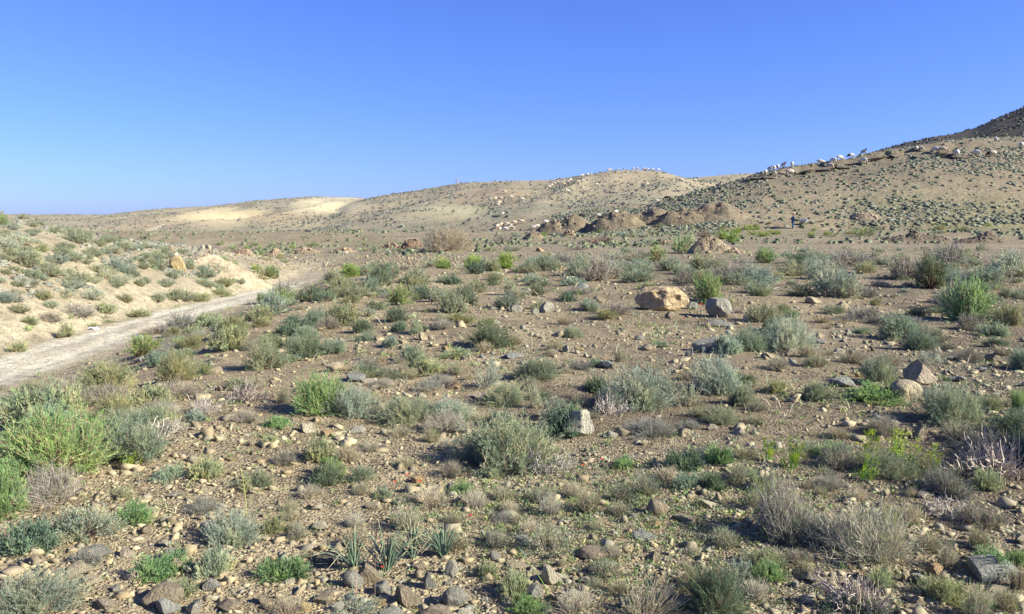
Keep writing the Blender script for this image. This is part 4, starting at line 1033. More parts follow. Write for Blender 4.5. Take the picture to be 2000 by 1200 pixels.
RK = [
 (165, 1095, 88, 26, 'slab', 'grey'), (330, 1103, 40, 30, 'round', 'grey'), (344, 1125, 30, 30, 'angular', 'tan'), (371, 1112, 26, 12, 'slab', 'bluish'), (452, 1115, 19, 15, 'angular', 'ochre'),
 (315, 1188, 84, 48, 'round', 'brown', 'big smooth brownish oval stone at the bottom left'), (325, 1205, 50, 36, 'angular', 'bluish'), (413, 1160, 42, 28, 'angular', 'grey'), (436, 1198, 68, 28, 'slab', 'brown'), (378, 1205, 36, 34, 'angular', 'pale'),
 (328, 1018, 32, 16, 'angular', 'cream'), (287, 1003, 52, 18, 'slab', 'tan'), (152, 1128, 52, 26, 'slab', 'tan'), (180, 1150, 40, 20, 'angular', 'tan'), (205, 1195, 50, 26, 'slab', 'pink'), (222, 1165, 24, 14, 'angular', 'grey'),
 (375, 905, 22, 14, 'round', 'cream'), (490, 875, 18, 14, 'angular', 'tan'), (342, 970, 30, 10, 'slab', 'grey'), (280, 1040, 26, 20, 'angular', 'brown'), (330, 1070, 26, 16, 'angular', 'cream'), (430, 1050, 18, 14, 'angular', 'cream'),
 (600, 848, 36, 22, 'angular', 'cream'), (638, 856, 26, 15, 'angular', 'orange'), (697, 850, 36, 17, 'round', 'pale'), (892, 850, 42, 24, 'angular', 'bluish'), (728, 1000, 34, 18, 'angular', 'tan'), (622, 1040, 38, 20, 'angular', 'cream'),
 (722, 1140, 52, 42, 'angular', 'brown', 'brown-grey blocky stone between the two left wild onion clumps'), (686, 1150, 48, 34, 'round', 'grey', 'smooth grey stone below the leftmost wild onion clump'), (745, 1162, 38, 30, 'round', 'grey'), (632, 1180, 48, 32, 'angular', 'tan'),
 (797, 1182, 64, 44, 'angular', 'brown', 'large orange-flecked brown stone below the onion clumps'), (839, 1152, 28, 36, 'angular', 'bluish'), (882, 1128, 28, 34, 'round', 'pale'), (876, 1142, 20, 16, 'angular', 'pale'),
 (888, 1182, 54, 42, 'round', 'grey', 'grey striped stone at the bottom, right of the brown stone'), (852, 1202, 72, 30, 'round', 'brown'), (765, 1206, 54, 28, 'angular', 'grey'), (738, 1180, 32, 16, 'slab', 'ochre'), (916, 1200, 48, 18, 'slab', 'cream'),
 (545, 1118, 90, 24, 'slab', 'dark'), (640, 1108, 50, 30, 'slab', 'dark'), (600, 1195, 30, 22, 'angular', 'ochre'), (560, 1140, 34, 14, 'angular', 'cream'), (660, 1195, 26, 22, 'angular', 'pale'), (965, 1095, 28, 20, 'round', 'grey'),  # the dark slabs stand for shadowed brown banks, shade in their colour
 (1195, 858, 26, 15, 'round', 'pale'), (1390, 845, 22, 13, 'round', 'cream'), (1296, 850, 12, 8, 'round', 'pale'), (1472, 880, 14, 10, 'round', 'grey'), (1284, 1010, 48, 34, 'round', 'brown', 'brown hump of a stone among grass, bottom centre right'),
 (1220, 1028, 16, 16, 'round', 'cream'), (1236, 1020, 18, 14, 'round', 'grey'), (1276, 1032, 34, 16, 'angular', 'ochre'), (1258, 1055, 50, 18, 'slab', 'bluish'), (1340, 1020, 50, 22, 'slab', 'tan'), (1386, 995, 34, 22, 'angular', 'cream'),
 (1405, 982, 18, 20, 'angular', 'tan'), (1447, 1005, 20, 12, 'angular', 'cream'), (1160, 1092, 68, 28, 'round', 'brown', 'brown hump of a stone right of the thin silvery plant'), (1186, 1106, 42, 14, 'slab', 'bluish'), (1076, 1140, 40, 42, 'angular', 'cream', 'cream block at the bottom centre'),
 (1036, 1165, 50, 34, 'angular', 'grey'), (1140, 1135, 26, 16, 'slab', 'pink'), (1240, 1170, 42, 14, 'slab', 'cream'), (1052, 1160, 26, 18, 'angular', 'cream'), (1012, 1105, 50, 16, 'slab', 'tan'),
 (1798, 858, 36, 30, 'angular', 'pink', 'pinkish angular stone above the yellow-flowering spurge'), (1935, 1078, 68, 22, 'slab', 'tan'), (1985, 1100, 46, 16, 'slab', 'cream'), (1826, 1125, 38, 28, 'angular', 'orange', 'orange-brown block in the lower right'),
 (1860, 1152, 52, 22, 'slab', 'pink'), (1800, 1140, 36, 24, 'angular', 'grey'), (1692, 1132, 38, 20, 'angular', 'orange'), (1580, 1138, 52, 26, 'slab', 'brown'), (1554, 1146, 18, 14, 'round', 'pale'), (1770, 1135, 22, 22, 'angular', 'tan'),
 (1840, 1128, 26, 16, 'angular', 'pink'), (1995, 1060, 30, 20, 'angular', 'tan'), (1950, 1150, 50, 16, 'slab', 'pink'), (1860, 1010, 20, 14, 'angular', 'pale'), (1780, 1055, 26, 18, 'angular', 'tan'), (1795, 945, 28, 10, 'slab', 'grey'), (1810, 985, 30, 12, 'slab', 'tan'),
 (1875, 1170, 34, 16, 'slab', 'tan'), (1640, 800, 30, 10, 'slab', 'tan'), (1615, 835, 14, 10, 'angular', 'tan'), (1560, 880, 14, 10, 'round', 'cream'),
 (654, 728, 38, 22, 'angular', 'tan', 'tan broken stone behind the big green bush'), (676, 724, 30, 16, 'angular', 'brown'), (694, 750, 36, 18, 'slab', 'bluish'), (722, 752, 34, 12, 'angular', 'cream'), (826, 667, 20, 17, 'angular', 'tan'), (842, 664, 16, 12, 'angular', 'pink'),
 (873, 688, 20, 12, 'angular', 'orange'), (884, 690, 14, 11, 'angular', 'orange'), (888, 762, 32, 15, 'angular', 'orange'), (730, 760, 24, 12, 'angular', 'cream'), (605, 838, 18, 12, 'angular', 'cream'), (940, 780, 30, 14, 'slab', 'pink'),
 (1026, 580, 30, 18, 'round', 'pale'), (1070, 614, 30, 22, 'angular', 'pale', 'cream angular stone, middle, above the dark round sagebrush'), (1045, 616, 16, 13, 'round', 'grey'), (1138, 567, 24, 13, 'round', 'bluish', 'pale bluish rounded stone behind and left of the tan boulder'),
 (1008, 610, 26, 14, 'round', 'grey'), (967, 637, 24, 10, 'round', 'pale'), (1170, 592, 26, 14, 'round', 'brown'), (1005, 700, 40, 12, 'slab', 'bluish'), (1080, 693, 24, 12, 'slab', 'pink'), (1105, 690, 14, 16, 'angular', 'pale'), (1250, 665, 22, 12, 'round', 'grey'),
 (1184, 720, 30, 18, 'angular', 'bluish'), (1180, 707, 11, 10, 'angular', 'orange'), (1106, 720, 16, 12, 'angular', 'pale'), (1145, 697, 12, 10, 'angular', 'cream'), (1262, 686, 36, 14, 'angular', 'tan'), (1275, 685, 16, 12, 'angular', 'cream'),
 (1287, 735, 22, 12, 'round', 'pale'), (1354, 606, 22, 16, 'round', 'bluish'), (1345, 700, 20, 17, 'angular', 'pale'), (1310, 625, 20, 14, 'angular', 'brown'), (1545, 697, 24, 16, 'round', 'tan'), (1502, 702, 30, 14, 'angular', 'tan'), (1604, 675, 20, 10, 'slab', 'grey'),
 (1590, 595, 34, 14, 'angular', 'tan'), (1647, 610, 26, 18, 'angular', 'tan'), (1462, 628, 22, 12, 'slab', 'pale'), (1530, 762, 24, 8, 'slab', 'cream'), (1880, 702, 38, 14, 'slab', 'tan'), (1940, 708, 32, 16, 'angular', 'brown'), (1915, 730, 28, 12, 'slab', 'bluish'),
 (1866, 702, 34, 9, 'slab', 'tan'), (1838, 657, 30, 11, 'slab', 'tan'), (1640, 694, 20, 12, 'round', 'pale'), (1662, 697, 16, 12, 'angular', 'brown'), (1735, 685, 16, 10, 'angular', 'grey'), (1760, 760, 16, 12, 'angular', 'orange'), (1678, 740, 20, 11, 'angular', 'ochre'),
 (1705, 718, 22, 13, 'round', 'grey'), (1870, 745, 36, 14, 'slab', 'grey'), (1825, 800, 40, 10, 'slab', 'pink'), (1640, 640, 14, 9, 'round', 'cream'),
 (1055, 493, 17, 9, 'angular', 'orange', 'orange-brown stone lying alone on the far track'), (675, 497, 12, 6, 'round', 'cream'), (760, 496, 9, 6, 'round', 'pale'), (972, 540, 22, 8, 'slab', 'cream'), (990, 545, 16, 10, 'angular', 'tan'),
 (1345, 553, 14, 8, 'angular', 'pale'), (1517, 553, 8, 6, 'round', 'cream'), (1673, 428, 6, 5, 'angular', 'cream'), (315, 745, 0, 0, 'round', 'grey'), (310, 746, 22, 9, 'round', 'grey'), (285, 776, 18, 11, 'angular', 'orange'), (305, 772, 10, 9, 'round', 'bluish'), (262, 790, 10, 7, 'round', 'cream'), (260, 770, 12, 8, 'angular', 'orange'),
]
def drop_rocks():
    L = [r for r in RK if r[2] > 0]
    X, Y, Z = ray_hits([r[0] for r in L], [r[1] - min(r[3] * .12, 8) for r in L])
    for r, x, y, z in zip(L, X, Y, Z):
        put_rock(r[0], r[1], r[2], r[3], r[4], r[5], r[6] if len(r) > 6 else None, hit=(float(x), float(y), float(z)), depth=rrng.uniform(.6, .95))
    # lesser stones, still each one of its own
    rr = random.Random(31); n = 1500
    v = [(rr.uniform(0, 2000), 530 + 680 * rr.random() ** .8) for _ in range(n)]
    X, Y, Z = ray_hits([a[0] for a in v], [a[1] for a in v])
    left = 300 - len([q for q in REC if q['fam'] == 'rock'])
    cols = ['tan'] * 5 + ['cream'] * 1 + ['grey'] * 5 + ['pink'] * 2 + ['brown'] * 3 + ['orange', 'pale', 'bluish', 'ochre']
    for (px, py), x, y, z in zip(v, X, Y, Z):
        if left <= 0: break
        d = x - road_x(y)
        if d < 1.6: continue
        if math.hypot((x - .9) / 1.5, (y - 7.2) / 1.2) < .9: continue
        if any(abs(px - q[0]) < (q[2] * .5 + 14) and abs(py - q[1]) < q[2] * .4 + 10 for q in ROCKS): continue
        if any((x - q[0]) ** 2 + (y - q[1]) ** 2 < (q[2] * .8) ** 2 for q in PLACED): continue
        wp = (11 + 22 * rr.random() ** 2.5) * (.55 + .65 * (py - 530) / 670)
        sh = rr.choice(['angular', 'angular', 'angular', 'slab', 'slab'])
        put_rock(px, py, wp, wp * (.35 if sh == 'slab' else .62) * rr.uniform(.85, 1.15), sh, rr.choice(cols), hit=(float(x), float(y), float(z)), depth=rr.uniform(.6, .95), sink=.36)
        left -= 1
drop_rocks()

# ---------------------------------------------------------------- gravel: tens of thousands of small stones, one object
def gravel():
    rng = rs(12)
    bv = np.array([(x, y, z) for z in (-.8, .8) for y in (-.8, .8) for x in (-.8, .8)], float)
    bf = np.array([[0, 2, 3, 1], [4, 5, 7, 6], [0, 1, 5, 4], [2, 6, 7, 3], [0, 4, 6, 2], [1, 3, 7, 5]])
    bases = []
    for k in range(16):
        r = rs(50 + k); b = bv + r.uniform(-.5, .5, (8, 3)); b[4:, :2] *= r.uniform(.35, .9); b = b * r.uniform(.55, 1.2, 3)
        q = unit(r.normal(size=(3, 3))); q = np.linalg.qr(q + np.eye(3) * r.uniform(0, 2))[0]
        bases.append(b @ q)
    bases = np.array(bases)
    n = 190000
    u = rng.uniform(-450, 2600, n); row = 494 + 900 * rng.uniform(0, 1, n) ** .95
    Y = 1.7 / np.maximum((row - 430) / F, .02)
    for _ in range(7):
        x = (u - 1000) / F * (Y * CP); z = height(x, Y, False); Y2 = (E - z) / np.maximum((row - 430) / F, .02)
        Y = .5 * Y + .5 * np.clip(Y2, 1.2, 90)
    x = (u - 1000) / F * Y * CP
    d = x - road_x(Y)
    stony = fbm(x * .45, Y * .45, 401, 3) + .5 * fbm(x * 1.6, Y * 1.6, 403, 2)
    keep = .30 + .9 * smooth(-.35, .55, stony)
    keep = keep * np.where(np.hypot((x - .9) / 1.5, (Y - 7.2) / 1.2) < 1, .18, 1)
    keep = keep * np.where(np.abs(d) < 1.0, .06, 1) * np.where(d < -1, .22, 1) * np.where((d > 1) & (d < 3.5) & (Y > 9), .55, 1)
    keep = keep * np.where(np.abs(Y - (50 + .05 * x)) < 1.6, .3, 1)
    ok = (rng.uniform(0, 1, n) < keep) & (Y < 70)
    x, Y, d, stony = x[ok], Y[ok], d[ok], stony[ok]; n = len(x)
    ex = rng.normal(size=(2600, 2)) * [6.5, 5] + [-9, 44]
    e2 = np.stack([rng.uniform(-22, -2, 1500), rng.uniform(38, 60, 1500)], 1)
    x = np.concatenate([x, ex[:, 0], e2[:, 0]]); Y = np.concatenate([Y, ex[:, 1], e2[:, 1]])
    ok = (np.abs(x - road_x(Y)) > 1.4) | (Y > 44); x, Y = x[ok], Y[ok]; n = len(x)
    z = height(x, Y)
    px = .72 + .85 * rng.pareto(2.1, n); px = np.minimum(px, 11)       # half width in photograph pixels at this distance
    size = px * Y / F * np.where(Y < 9, 1.12, 1.0) * 1.35
    size = np.minimum(size, .014 + .055 * rng.uniform(0, 1, n) + .0013 * Y)
    sq = rng.uniform(.35, .85, n)
    kind = rng.randint(0, 16, n); ang = rng.uniform(0, 6.283, n)
    pal = np.array([(.42, .33, .22), (.46, .38, .27), (.33, .25, .17), (.28, .26, .24), (.44, .30, .16), (.52, .45, .35), (.22, .18, .14), (.38, .29, .23), (.36, .34, .31), (.27, .29, .31)])
    pr = np.array([.22, .13, .16, .11, .08, .07, .08, .08, .04, .03])
    col = pal[rng.choice(10, n, p=pr)] * rng.uniform(.62, 1.25, (n, 1))
    warm = smooth(1, -3, x)[:, None]
    col = (col * .55 + np.array([.34, .28, .195]) * .40) * np.array([.90, .93, .91])
    col = muted(col, .18) * (1 + warm * np.array([.06, .02, -.04]))
    ca, sa = np.cos(ang)[:, None], np.sin(ang)[:, None]
    def place(B, m):
        tx = B[:, :, 0] * ca[m] - B[:, :, 1] * sa[m]; ty = B[:, :, 0] * sa[m] + B[:, :, 1] * ca[m]; s_ = size[m][:, None]
        return np.stack([tx * s_ + x[m][:, None], ty * s_ * .9 + Y[m][:, None], (B[:, :, 2] + .25) * s_ * sq[m][:, None] + z[m][:, None]], -1)
    big = size * F / Y > 2.1
    Vb = place(bases[kind[big]], big); nb_ = len(Vb)
    # the finest grit: five cornered chips without an underside
    sm = ~big; ns = int(sm.sum())
    chip = np.array([(-1, -.7, -.5), (.9, -.9, -.5), (1, .8, -.5), (-.8, .9, -.5), (.1, 0, .8)], float)
    Vs = place(chip[None] + rng.uniform(-.45, .45, (ns, 5, 3)), sm)
    cf = np.array([[0, 1, 4], [1, 2, 4], [2, 3, 4], [3, 0, 4]])
    loops = np.concatenate([(bf[None] + (np.arange(nb_) * 8)[:, None, None]).ravel(), (cf[None] + (nb_ * 8 + np.arange(ns) * 5)[:, None, None]).ravel()])
    me = mesh_np('gravel', np.vstack([Vb.reshape(-1, 3), Vs.reshape(-1, 3)]), loops, np.concatenate([np.full(nb_ * 6, 4), np.full(ns * 4, 3)]), M_GRAVEL, np.vstack([np.repeat(col[big], 8, 0), np.repeat(col[sm], 5, 0)]))
    link('gravel', me, kind='stuff', label='tan, grey and ochre gravel strewn over the steppe ground', cat='gravel')
gravel()

# ---------------------------------------------------------------- herbs and dry grass close to the ground
def herbs():
    rng = rs(14)
    n = 13000
    u = rng.uniform(-450, 2500, n); row = 486 + 774 * rng.uniform(0, 1, n) ** 1.25
    Y = 1.7 / ((row - 430) / F)
    for _ in range(7):
        x = (u - 1000) / F * (Y * CP); z = height(x, Y, False); Y = .5 * Y + .5 * np.clip((E - z) / ((row - 430) / F), 1.2, 75)
    x = (u - 1000) / F * Y * CP; d = x - road_x(Y)
    g = fbm(x * .5, Y * .5, 501, 3)
    pgreen = smooth(-.05, .5, g) * .75 + .10
    spot = np.exp(-(((x - .35) / .75) ** 2 + ((Y - 4.35) / .55) ** 2)) + .6 * np.exp(-(((x - 1.2) / .8) ** 2 + ((Y - 5.0) / .7) ** 2))
    pgreen = np.clip(pgreen + spot * 1.5, 0, 1) * np.where(np.abs(d) < 1.0, .05, 1) * np.where(d < -1, .4, 1)
    ok = rng.uniform(0, 1, n) < pgreen
    x, Y = x[ok], Y[ok]
    # extra plants in the green spot
    ex = np.vstack([rng.normal(size=(620, 2)) * [.5, .38] + [.38, 4.4], rng.normal(size=(420, 2)) * [.9, .5] + [1.1, 4.9], rng.normal(size=(300, 2)) * [.5, .3] + [.9, 3.6]])
    x = np.concatenate([x, ex[:, 0]]); Y = np.concatenate([Y, ex[:, 1]]); n = len(x)
    z = height(x, Y)
    px = rng.uniform(3, 11, n)
    r = np.clip(px * Y / F, .01, .17)
    k = 16
    s = np.repeat(np.arange(n), k)
    off = rng.normal(size=(n * k, 3)) * [.55, .55, .0]
    P = np.stack([x[s] + off[:, 0] * r[s], Y[s] + off[:, 1] * r[s], z[s] + rng.uniform(0, .5, n * k) * r[s]], 1)
    D = unit(rng.normal(size=(n * k, 3)) * [.8, .8, .4] + [0, 0, .75])
    pal = np.array([(.20, .29, .09), (.26, .31, .15), (.30, .335, .215), (.17, .23, .11), (.34, .38, .13), (.31, .32, .20)])
    col = pal[rng.choice(6, n, p=[.26, .2, .22, .14, .06, .12])][s]
    v1 = leaf_cards(P, D, r[s] * rng.uniform(.5, 1.1, n * k), r[s] * .20, rng, col)
    me = mesh_np('ground_herbs', v1[0], v1[1], v1[2], M_LEAF_PLAIN, v1[3])
    link('ground_herbs', me, kind='stuff', label='small green herbs and seedlings between the stones', cat='herbs')
    # thin dry blades and fallen twigs
    n = 16000
    u = rng.uniform(-450, 2500, n); row = 505 + 760 * rng.uniform(0, 1, n) ** .85
    Y = 1.7 / ((row - 430) / F)
    for _ in range(7):
        x = (u - 1000) / F * (Y * CP); z = height(x, Y, False); Y = .5 * Y + .5 * np.clip((E - z) / ((row - 430) / F), 1.2, 60)
    x = (u - 1000) / F * Y * CP; d = x - road_x(Y)
    g = fbm(x * .7, Y * .7, 511, 3)
    ok = (rng.uniform(0, 1, n) < smooth(-.15, .55, g)) & (np.abs(d) > 1.05)
    x, Y = x[ok], Y[ok]; n = len(x); z = height(x, Y)
    L = np.clip(rng.uniform(8, 34, n) * Y / F, .02, .28)
    flat = rng.uniform(0, 1, n) < .45
    a = rng.uniform(0, 6.283, n)
    up = np.where(flat, .06, rng.uniform(.6, 1.6, n))
    D = unit(np.stack([np.cos(a) * .7, np.sin(a) * .7, up], 1))
    p0 = np.stack([x, Y, z + np.where(flat, .008, -.003)], 1)
    p1 = p0 + D * L[:, None] * .5; p2 = p0 + D * L[:, None] + np.stack([np.cos(a), np.sin(a), np.where(flat, 0, -.35)], 1) * L[:, None] * .25
    wpx = (.8 * Y / F)
    pts = np.stack([p0, p1, p2], 1)
    T = unit(p2 - p0); S1 = unit(np.cross(T, unit(rng.normal(size=(n, 3)))))
    wv = np.clip(wpx, .0012, .012)[:, None]
    V = np.stack([p0 + S1 * wv, p0 - S1 * wv, p1 + S1 * wv * .8, p1 - S1 * wv * .8, p2], 1).reshape(-1, 3)
    i = (np.arange(n) * 5)[:, None]
    q = (i + np.array([0, 1, 3, 2])).ravel(); t = (i + np.array([2, 3, 4])).ravel()
    loops = np.concatenate([q, t]); sizes = np.concatenate([np.full(n, 4), np.full(n, 3)])
    pal = np.array([(.40, .35, .22), (.30, .30, .16), (.20, .27, .10), (.34, .27, .20), (.48, .44, .33)])
    col = np.repeat(pal[rng.choice(5, n, p=[.25, .2, .22, .2, .13])], 5, 0)
    me = mesh_np('dry_grass', V, loops, sizes, M_LEAF_PLAIN, col)
    link('dry_grass', me, kind='stuff', label='thin dry grass blades and fallen twigs on the ground', cat='grass')
herbs()

# ---------------------------------------------------------------- far hillside scrub (beyond counting)
def scrub(name, n, urange, yrange, rad, cards, colr, dens_seed, label, rowtest=None, thick=.5, seed=0, clustery=.06, keepfn=None, csize=.45):
    rng = rs(seed + 600)
    t = rng.uniform(0, 1, n)
    Y = yrange[0] + (yrange[1] - yrange[0]) * t
    u = rng.uniform(urange[0], urange[1], n)
    x = (u - 1000) / F * Y * CP
    dn = fbm(x * clustery, Y * clustery, dens_seed, 3)
    keep = rng.uniform(0, 1, n) < (.12 + .88 * smooth(-.28, .28, dn + .35 * fbm(x * clustery * 4, Y * clustery * 4, dens_seed + 5, 2)))
    if keepfn is not None: keep &= keepfn(x, Y, u, rng)
    x, Y = x[keep], Y[keep]; z = height(x, Y)
    n = len(x)
    r = rad * (.45 + 1.1 * rng.uniform(0, 1, n) ** 1.8)
    s = np.repeat(np.arange(n), cards); m = n * cards
    q = rng.normal(size=(m, 3)); q[:, 2] = np.abs(q[:, 2]); q = unit(q)
    P = np.stack([x, Y, z], 1)[s] + q * (r[s] * rng.uniform(.2, .8, m))[:, None] * [1, 1, thick]
    D = unit(q + rng.normal(size=(m, 3)) * .5 + [0, 0, .3])
    tone = rng.uniform(.72, 1.25, n)
    col = (np.array(colr) * tone[:, None])
    alt = rng.uniform(0, 1, n) < .06
    col[alt] = np.array([.16, .20, .10]) * tone[alt][:, None]
    v = leaf_cards(P, D, r[s] * csize, r[s] * csize * .62, rng, col[s])
    k = 6; th = np.arange(k) / k * 2 * math.pi
    ph = rng.uniform(0, 6.283, n)[:, None] + th[None]
    j0 = rng.uniform(.6, 1.05, (n, k)); j1 = rng.uniform(.35, .8, (n, k)); hz = thick * rng.uniform(.55, 1.0, (n, k))
    lowr = np.stack([x[:, None] + np.cos(ph) * j0 * r[:, None] * .85, Y[:, None] + np.sin(ph) * j0 * r[:, None] * .85, np.repeat((z - .1 * r)[:, None], k, 1)], -1)
    upr = np.stack([x[:, None] + np.cos(ph + .4) * j1 * r[:, None] * .85, Y[:, None] + np.sin(ph + .4) * j1 * r[:, None] * .85, z[:, None] + hz * r[:, None] * .8], -1)
    tp = np.stack([x, Y, z + thick * r * rng.uniform(.7, 1.1, n)], -1)[:, None]
    VV = np.concatenate([lowr, upr, tp], 1).reshape(-1, 3)
    i0 = (np.arange(n) * 13)[:, None, None]
    qq = np.array([[a, (a + 1) % 6, 6 + (a + 1) % 6, 6 + a] for a in range(6)]); tt = np.array([[6 + a, 6 + (a + 1) % 6, 12] for a in range(6)])
    body = (VV, np.concatenate([(i0 + qq).ravel(), (i0 + tt).ravel()]), np.concatenate([np.full(n * 6, 4), np.full(n * 6, 3)]), np.repeat(col * .85, 13, 0) * rng.uniform(.8, 1.15, (n * 13, 1)))
    v = join([body, v])
    me = mesh_np(name, v[0], v[1], v[2], M_LEAF_PLAIN, v[3])
    link(name, me, kind='stuff', label=label, cat='scrub')

def bare(x, Y, u, rng):
    """The pale eroded faces carry almost nothing."""
    c = zone_colour(x, Y, height(x, Y))
    return rng.uniform(0, 1, len(x)) < np.clip(1.15 - 4.2 * (c[:, 0] - .22), .04, 1)
def righthill(x, Y, u, rng):
    Yc = tab(u, HILL_RIGHT['crest']); Yf = tab(u, HILL_RIGHT['foot']); t = (Y - Yf) / (Yc - Yf)
    return rng.uniform(0, 1, len(x)) < 1 - .72 * smooth(.62, .82, t) * smooth(1440, 1500, u)
scrub('hillside_scrub', 19000, (1080, 2250), (80, 119), .33, 7, (.26, .275, .185), 701, 'grey-green tufts of scrub all over the near right hillside', seed=1, thick=.36, clustery=.1, csize=.42, keepfn=righthill)
scrub('hillside_scrub', 17000, (560, 1620), (98, 250), .33, 5, (.215, .215, .165), 703, 'grey-green scrub over the middle hill', seed=2, thick=.55, keepfn=bare, csize=.6)
scrub('hillside_scrub', 20000, (-150, 1000), (100, 430), .46, 3, (.22, .22, .17), 705, 'grey-green scrub over the long left hill', seed=3, thick=.5, keepfn=bare, csize=.7)
scrub('hillside_scrub', 6000, (1500, 2300), (180, 335), .7, 3, (.10, .10, .08), 707, 'scrub over the dark far hill on the right', seed=4, thick=.5, csize=.7)  # scrub colour lowered along with the hill's painted shade
scrub('hillside_scrub', 1500, (1240, 1700), (235, 365), .9, 6, (.22, .22, .16), 709, 'thin scrub over the pale far hill', seed=5, thick=.5, keepfn=bare)
def offbank(x, Y, u, rng):
    d = x - road_x(Y)
    return (d < -2.2) & (rng.uniform(0, 1, len(x)) < .8)
scrub('bank_scrub', 11000, (-700, 420), (14, 50), .15, 9, (.27, .27, .20), 711, 'small grey tufts between the shrubs of the left bank', seed=6, thick=.6, clustery=.3, keepfn=offbank, csize=.34)
def flats(x, Y, u, rng):
    return (np.abs(Y - (50 + .05 * x)) > 1.6) & ((x > -9) | (Y > 66))
scrub('flat_scrub', 6500, (150, 2150), (54, 118), .30, 12, (.21, .235, .125), 713, 'small green and grey tufts on the flat below the hills', seed=7, thick=.6, clustery=.12, keepfn=flats, csize=.34)

# ---------------------------------------------------------------- heaps of earth
def mound(px, base, wpx, hpx, label, colr=(.24, .18, .125), dep=.75, peak=0.0, name='dirt_mound', rough=.10, seed=0, res=44, ridge=1.0, cat='dirt mound'):
    x, Y, z = at(px, base)
    a = wpx * Y / F * .5; b = a * dep; h = hpx * Y / F * 1.08 + b * max(0, (E - z) / Y) * .0
    cy = Y + b
    n = 7 * res // 3
    th = np.linspace(0, 2 * math.pi, n, endpoint=False); rr = np.linspace(0, 1.0, res // 2)[1:]
    T, RR = np.meshgrid(th, rr)
    lx = (np.cos(T) * RR).ravel(); ly = (np.sin(T) * RR).ravel(); r = RR.ravel()
    lx = np.concatenate([[0], lx]); ly = np.concatenate([[0], ly]); r = np.concatenate([[0], r])
    wx = x + lx * a + peak * a * (1 - r) ** 1.5; wy = cy + ly * b
    prof = np.clip(1 - r ** 2.0, 0, 1) ** 1.15
    prof = prof * (.86 + .75 * fbm(wx * 1.3 / a + seed, wy * 1.3 / a, 801 + seed, 4))
    gz = height(wx, wy)
    zz = gz + h * prof + h * rough * 1.5 * (fbm(wx * 3.2 / a, wy * 3.2 / a, 811 + seed, 4)) * np.clip(1.2 - r, 0, 1) - .06 * r ** 6 - .02 - .25 * (r > .999)
    V = np.stack([wx - x, wy - cy, zz - z], 1)
    quads = []; m = len(th); k = res // 2 - 1
    i = (1 + np.arange(k - 1) * m)[:, None]; j = np.arange(m)[None]; j2 = (j + 1) % m
    q = np.stack([i + j, i + m + j, i + m + j2, i + j2], -1).reshape(-1, 4)
    t = np.stack([np.zeros(m, int), 1 + np.arange(m), 1 + (np.arange(m) + 1) % m], 1)
    col = np.tile(np.array(colr), (len(V), 1)) * (1 + .22 * fbm(wx * 4 / a, wy * 4 / a, 821 + seed, 3)[:, None])
    col = muted(col)
    me = mesh_np(name, V, np.concatenate([q.ravel(), t.ravel()]), np.concatenate([np.full(len(q), 4), np.full(len(t), 3)]), M_GROUND, col, True)
    o = link(name, me, loc=(x, cy, z), label=label, cat=cat)
    rg = rs(seed + 40); kk = rg.randint(0, len(V), int(120 + 360 * rough * 5)); kk = kk[V[kk, 2] > .05]
    sz = rg.uniform(.015, .05, len(kk)) * (1 + 1.5 * (rg.uniform(0, 1, len(kk)) < .1)) * min(1.3, max(.5, Y / 70))
    bx = np.array([(p_, q_, s_) for s_ in (-.7, .7) for q_ in (-.8, .8) for p_ in (-.8, .8)], float)
    bq = np.array([[0, 2, 3, 1], [4, 5, 7, 6], [0, 1, 5, 4], [2, 6, 7, 3], [0, 4, 6, 2], [1, 3, 7, 5]])
    VV = (bx[None] + rg.uniform(-.45, .45, (len(kk), 8, 3))) * sz[:, None, None] + V[kk][:, None]
    cc = np.array(colr) * rg.uniform(.7, 1.35, (len(kk), 1))
    rb = link('rubble', mesh_np('rubble', VV.reshape(-1, 3), (bq[None] + (np.arange(len(kk)) * 8)[:, None, None]).ravel(), np.full(len(kk) * 6, 4), M_GRAVEL, np.repeat(cc, 8, 0)), o, kind='stuff')
    return o
BR = (.235, .19, .135)
mound(1106, 457, 132, 31, 'brown earth mound, leftmost of the row, dark on its left side', BR, seed=1, peak=.0, rough=.16)
mound(1208, 453, 132, 32, 'brown earth mound, second from the left in the row', BR, seed=2, rough=.16)
mound(1268, 440, 112, 28, 'smooth tan earth mound, third from the left in the row', (.27, .22, .16), seed=3, rough=.08)
mound(1342, 441, 134, 30, 'rough brown earth mound, fourth from the left in the row', BR, seed=4, rough=.2)
mound(1414, 435, 138, 33, 'highest earth mound at the right end of the row', (.235, .19, .14), seed=5, rough=.05)
mound(1042, 468, 44, 12, 'small smooth tan earth heap below the leftmost big mound', (.27, .22, .16), seed=6, rough=.04)
mound(1112, 462, 30, 10, 'small pale earth heap in front of the leftmost big mound', (.28, .22, .15), seed=7, rough=.05)
HEAP = mound(1398, 496, 104, 25, 'bare tan earth heap with a dead tuft on top, near the middle of the flat', (.36, .29, .205), seed=8, rough=.22, peak=-.1, res=60)
mound(1440, 495, 50, 12, 'low right shoulder of bare earth beside the tan heap', (.36, .29, .205), seed=9, rough=.2)
mound(1800, 474, 150, 24, 'long dark rubble heap on the right before the hillside', (.20, .165, .125), seed=10, rough=.35, dep=.3)
mound(1930, 476, 130, 16, 'low dark rubble bank at the right edge of the flat', (.21, .17, .13), seed=11, rough=.35, dep=.3)
mound(1700, 436, 60, 10, 'low tan earth heap at the foot of the near right hillside', (.33, .26, .19), seed=12, rough=.1)
mound(800, 487, 56, 18, 'brown earth heap touching the left of the big brown bush', (.25, .18, .125), seed=13, rough=.3)
mound(760, 485, 50, 10, 'low brown earth heap left of the big brown bush', (.25, .18, .125), seed=14, rough=.3)
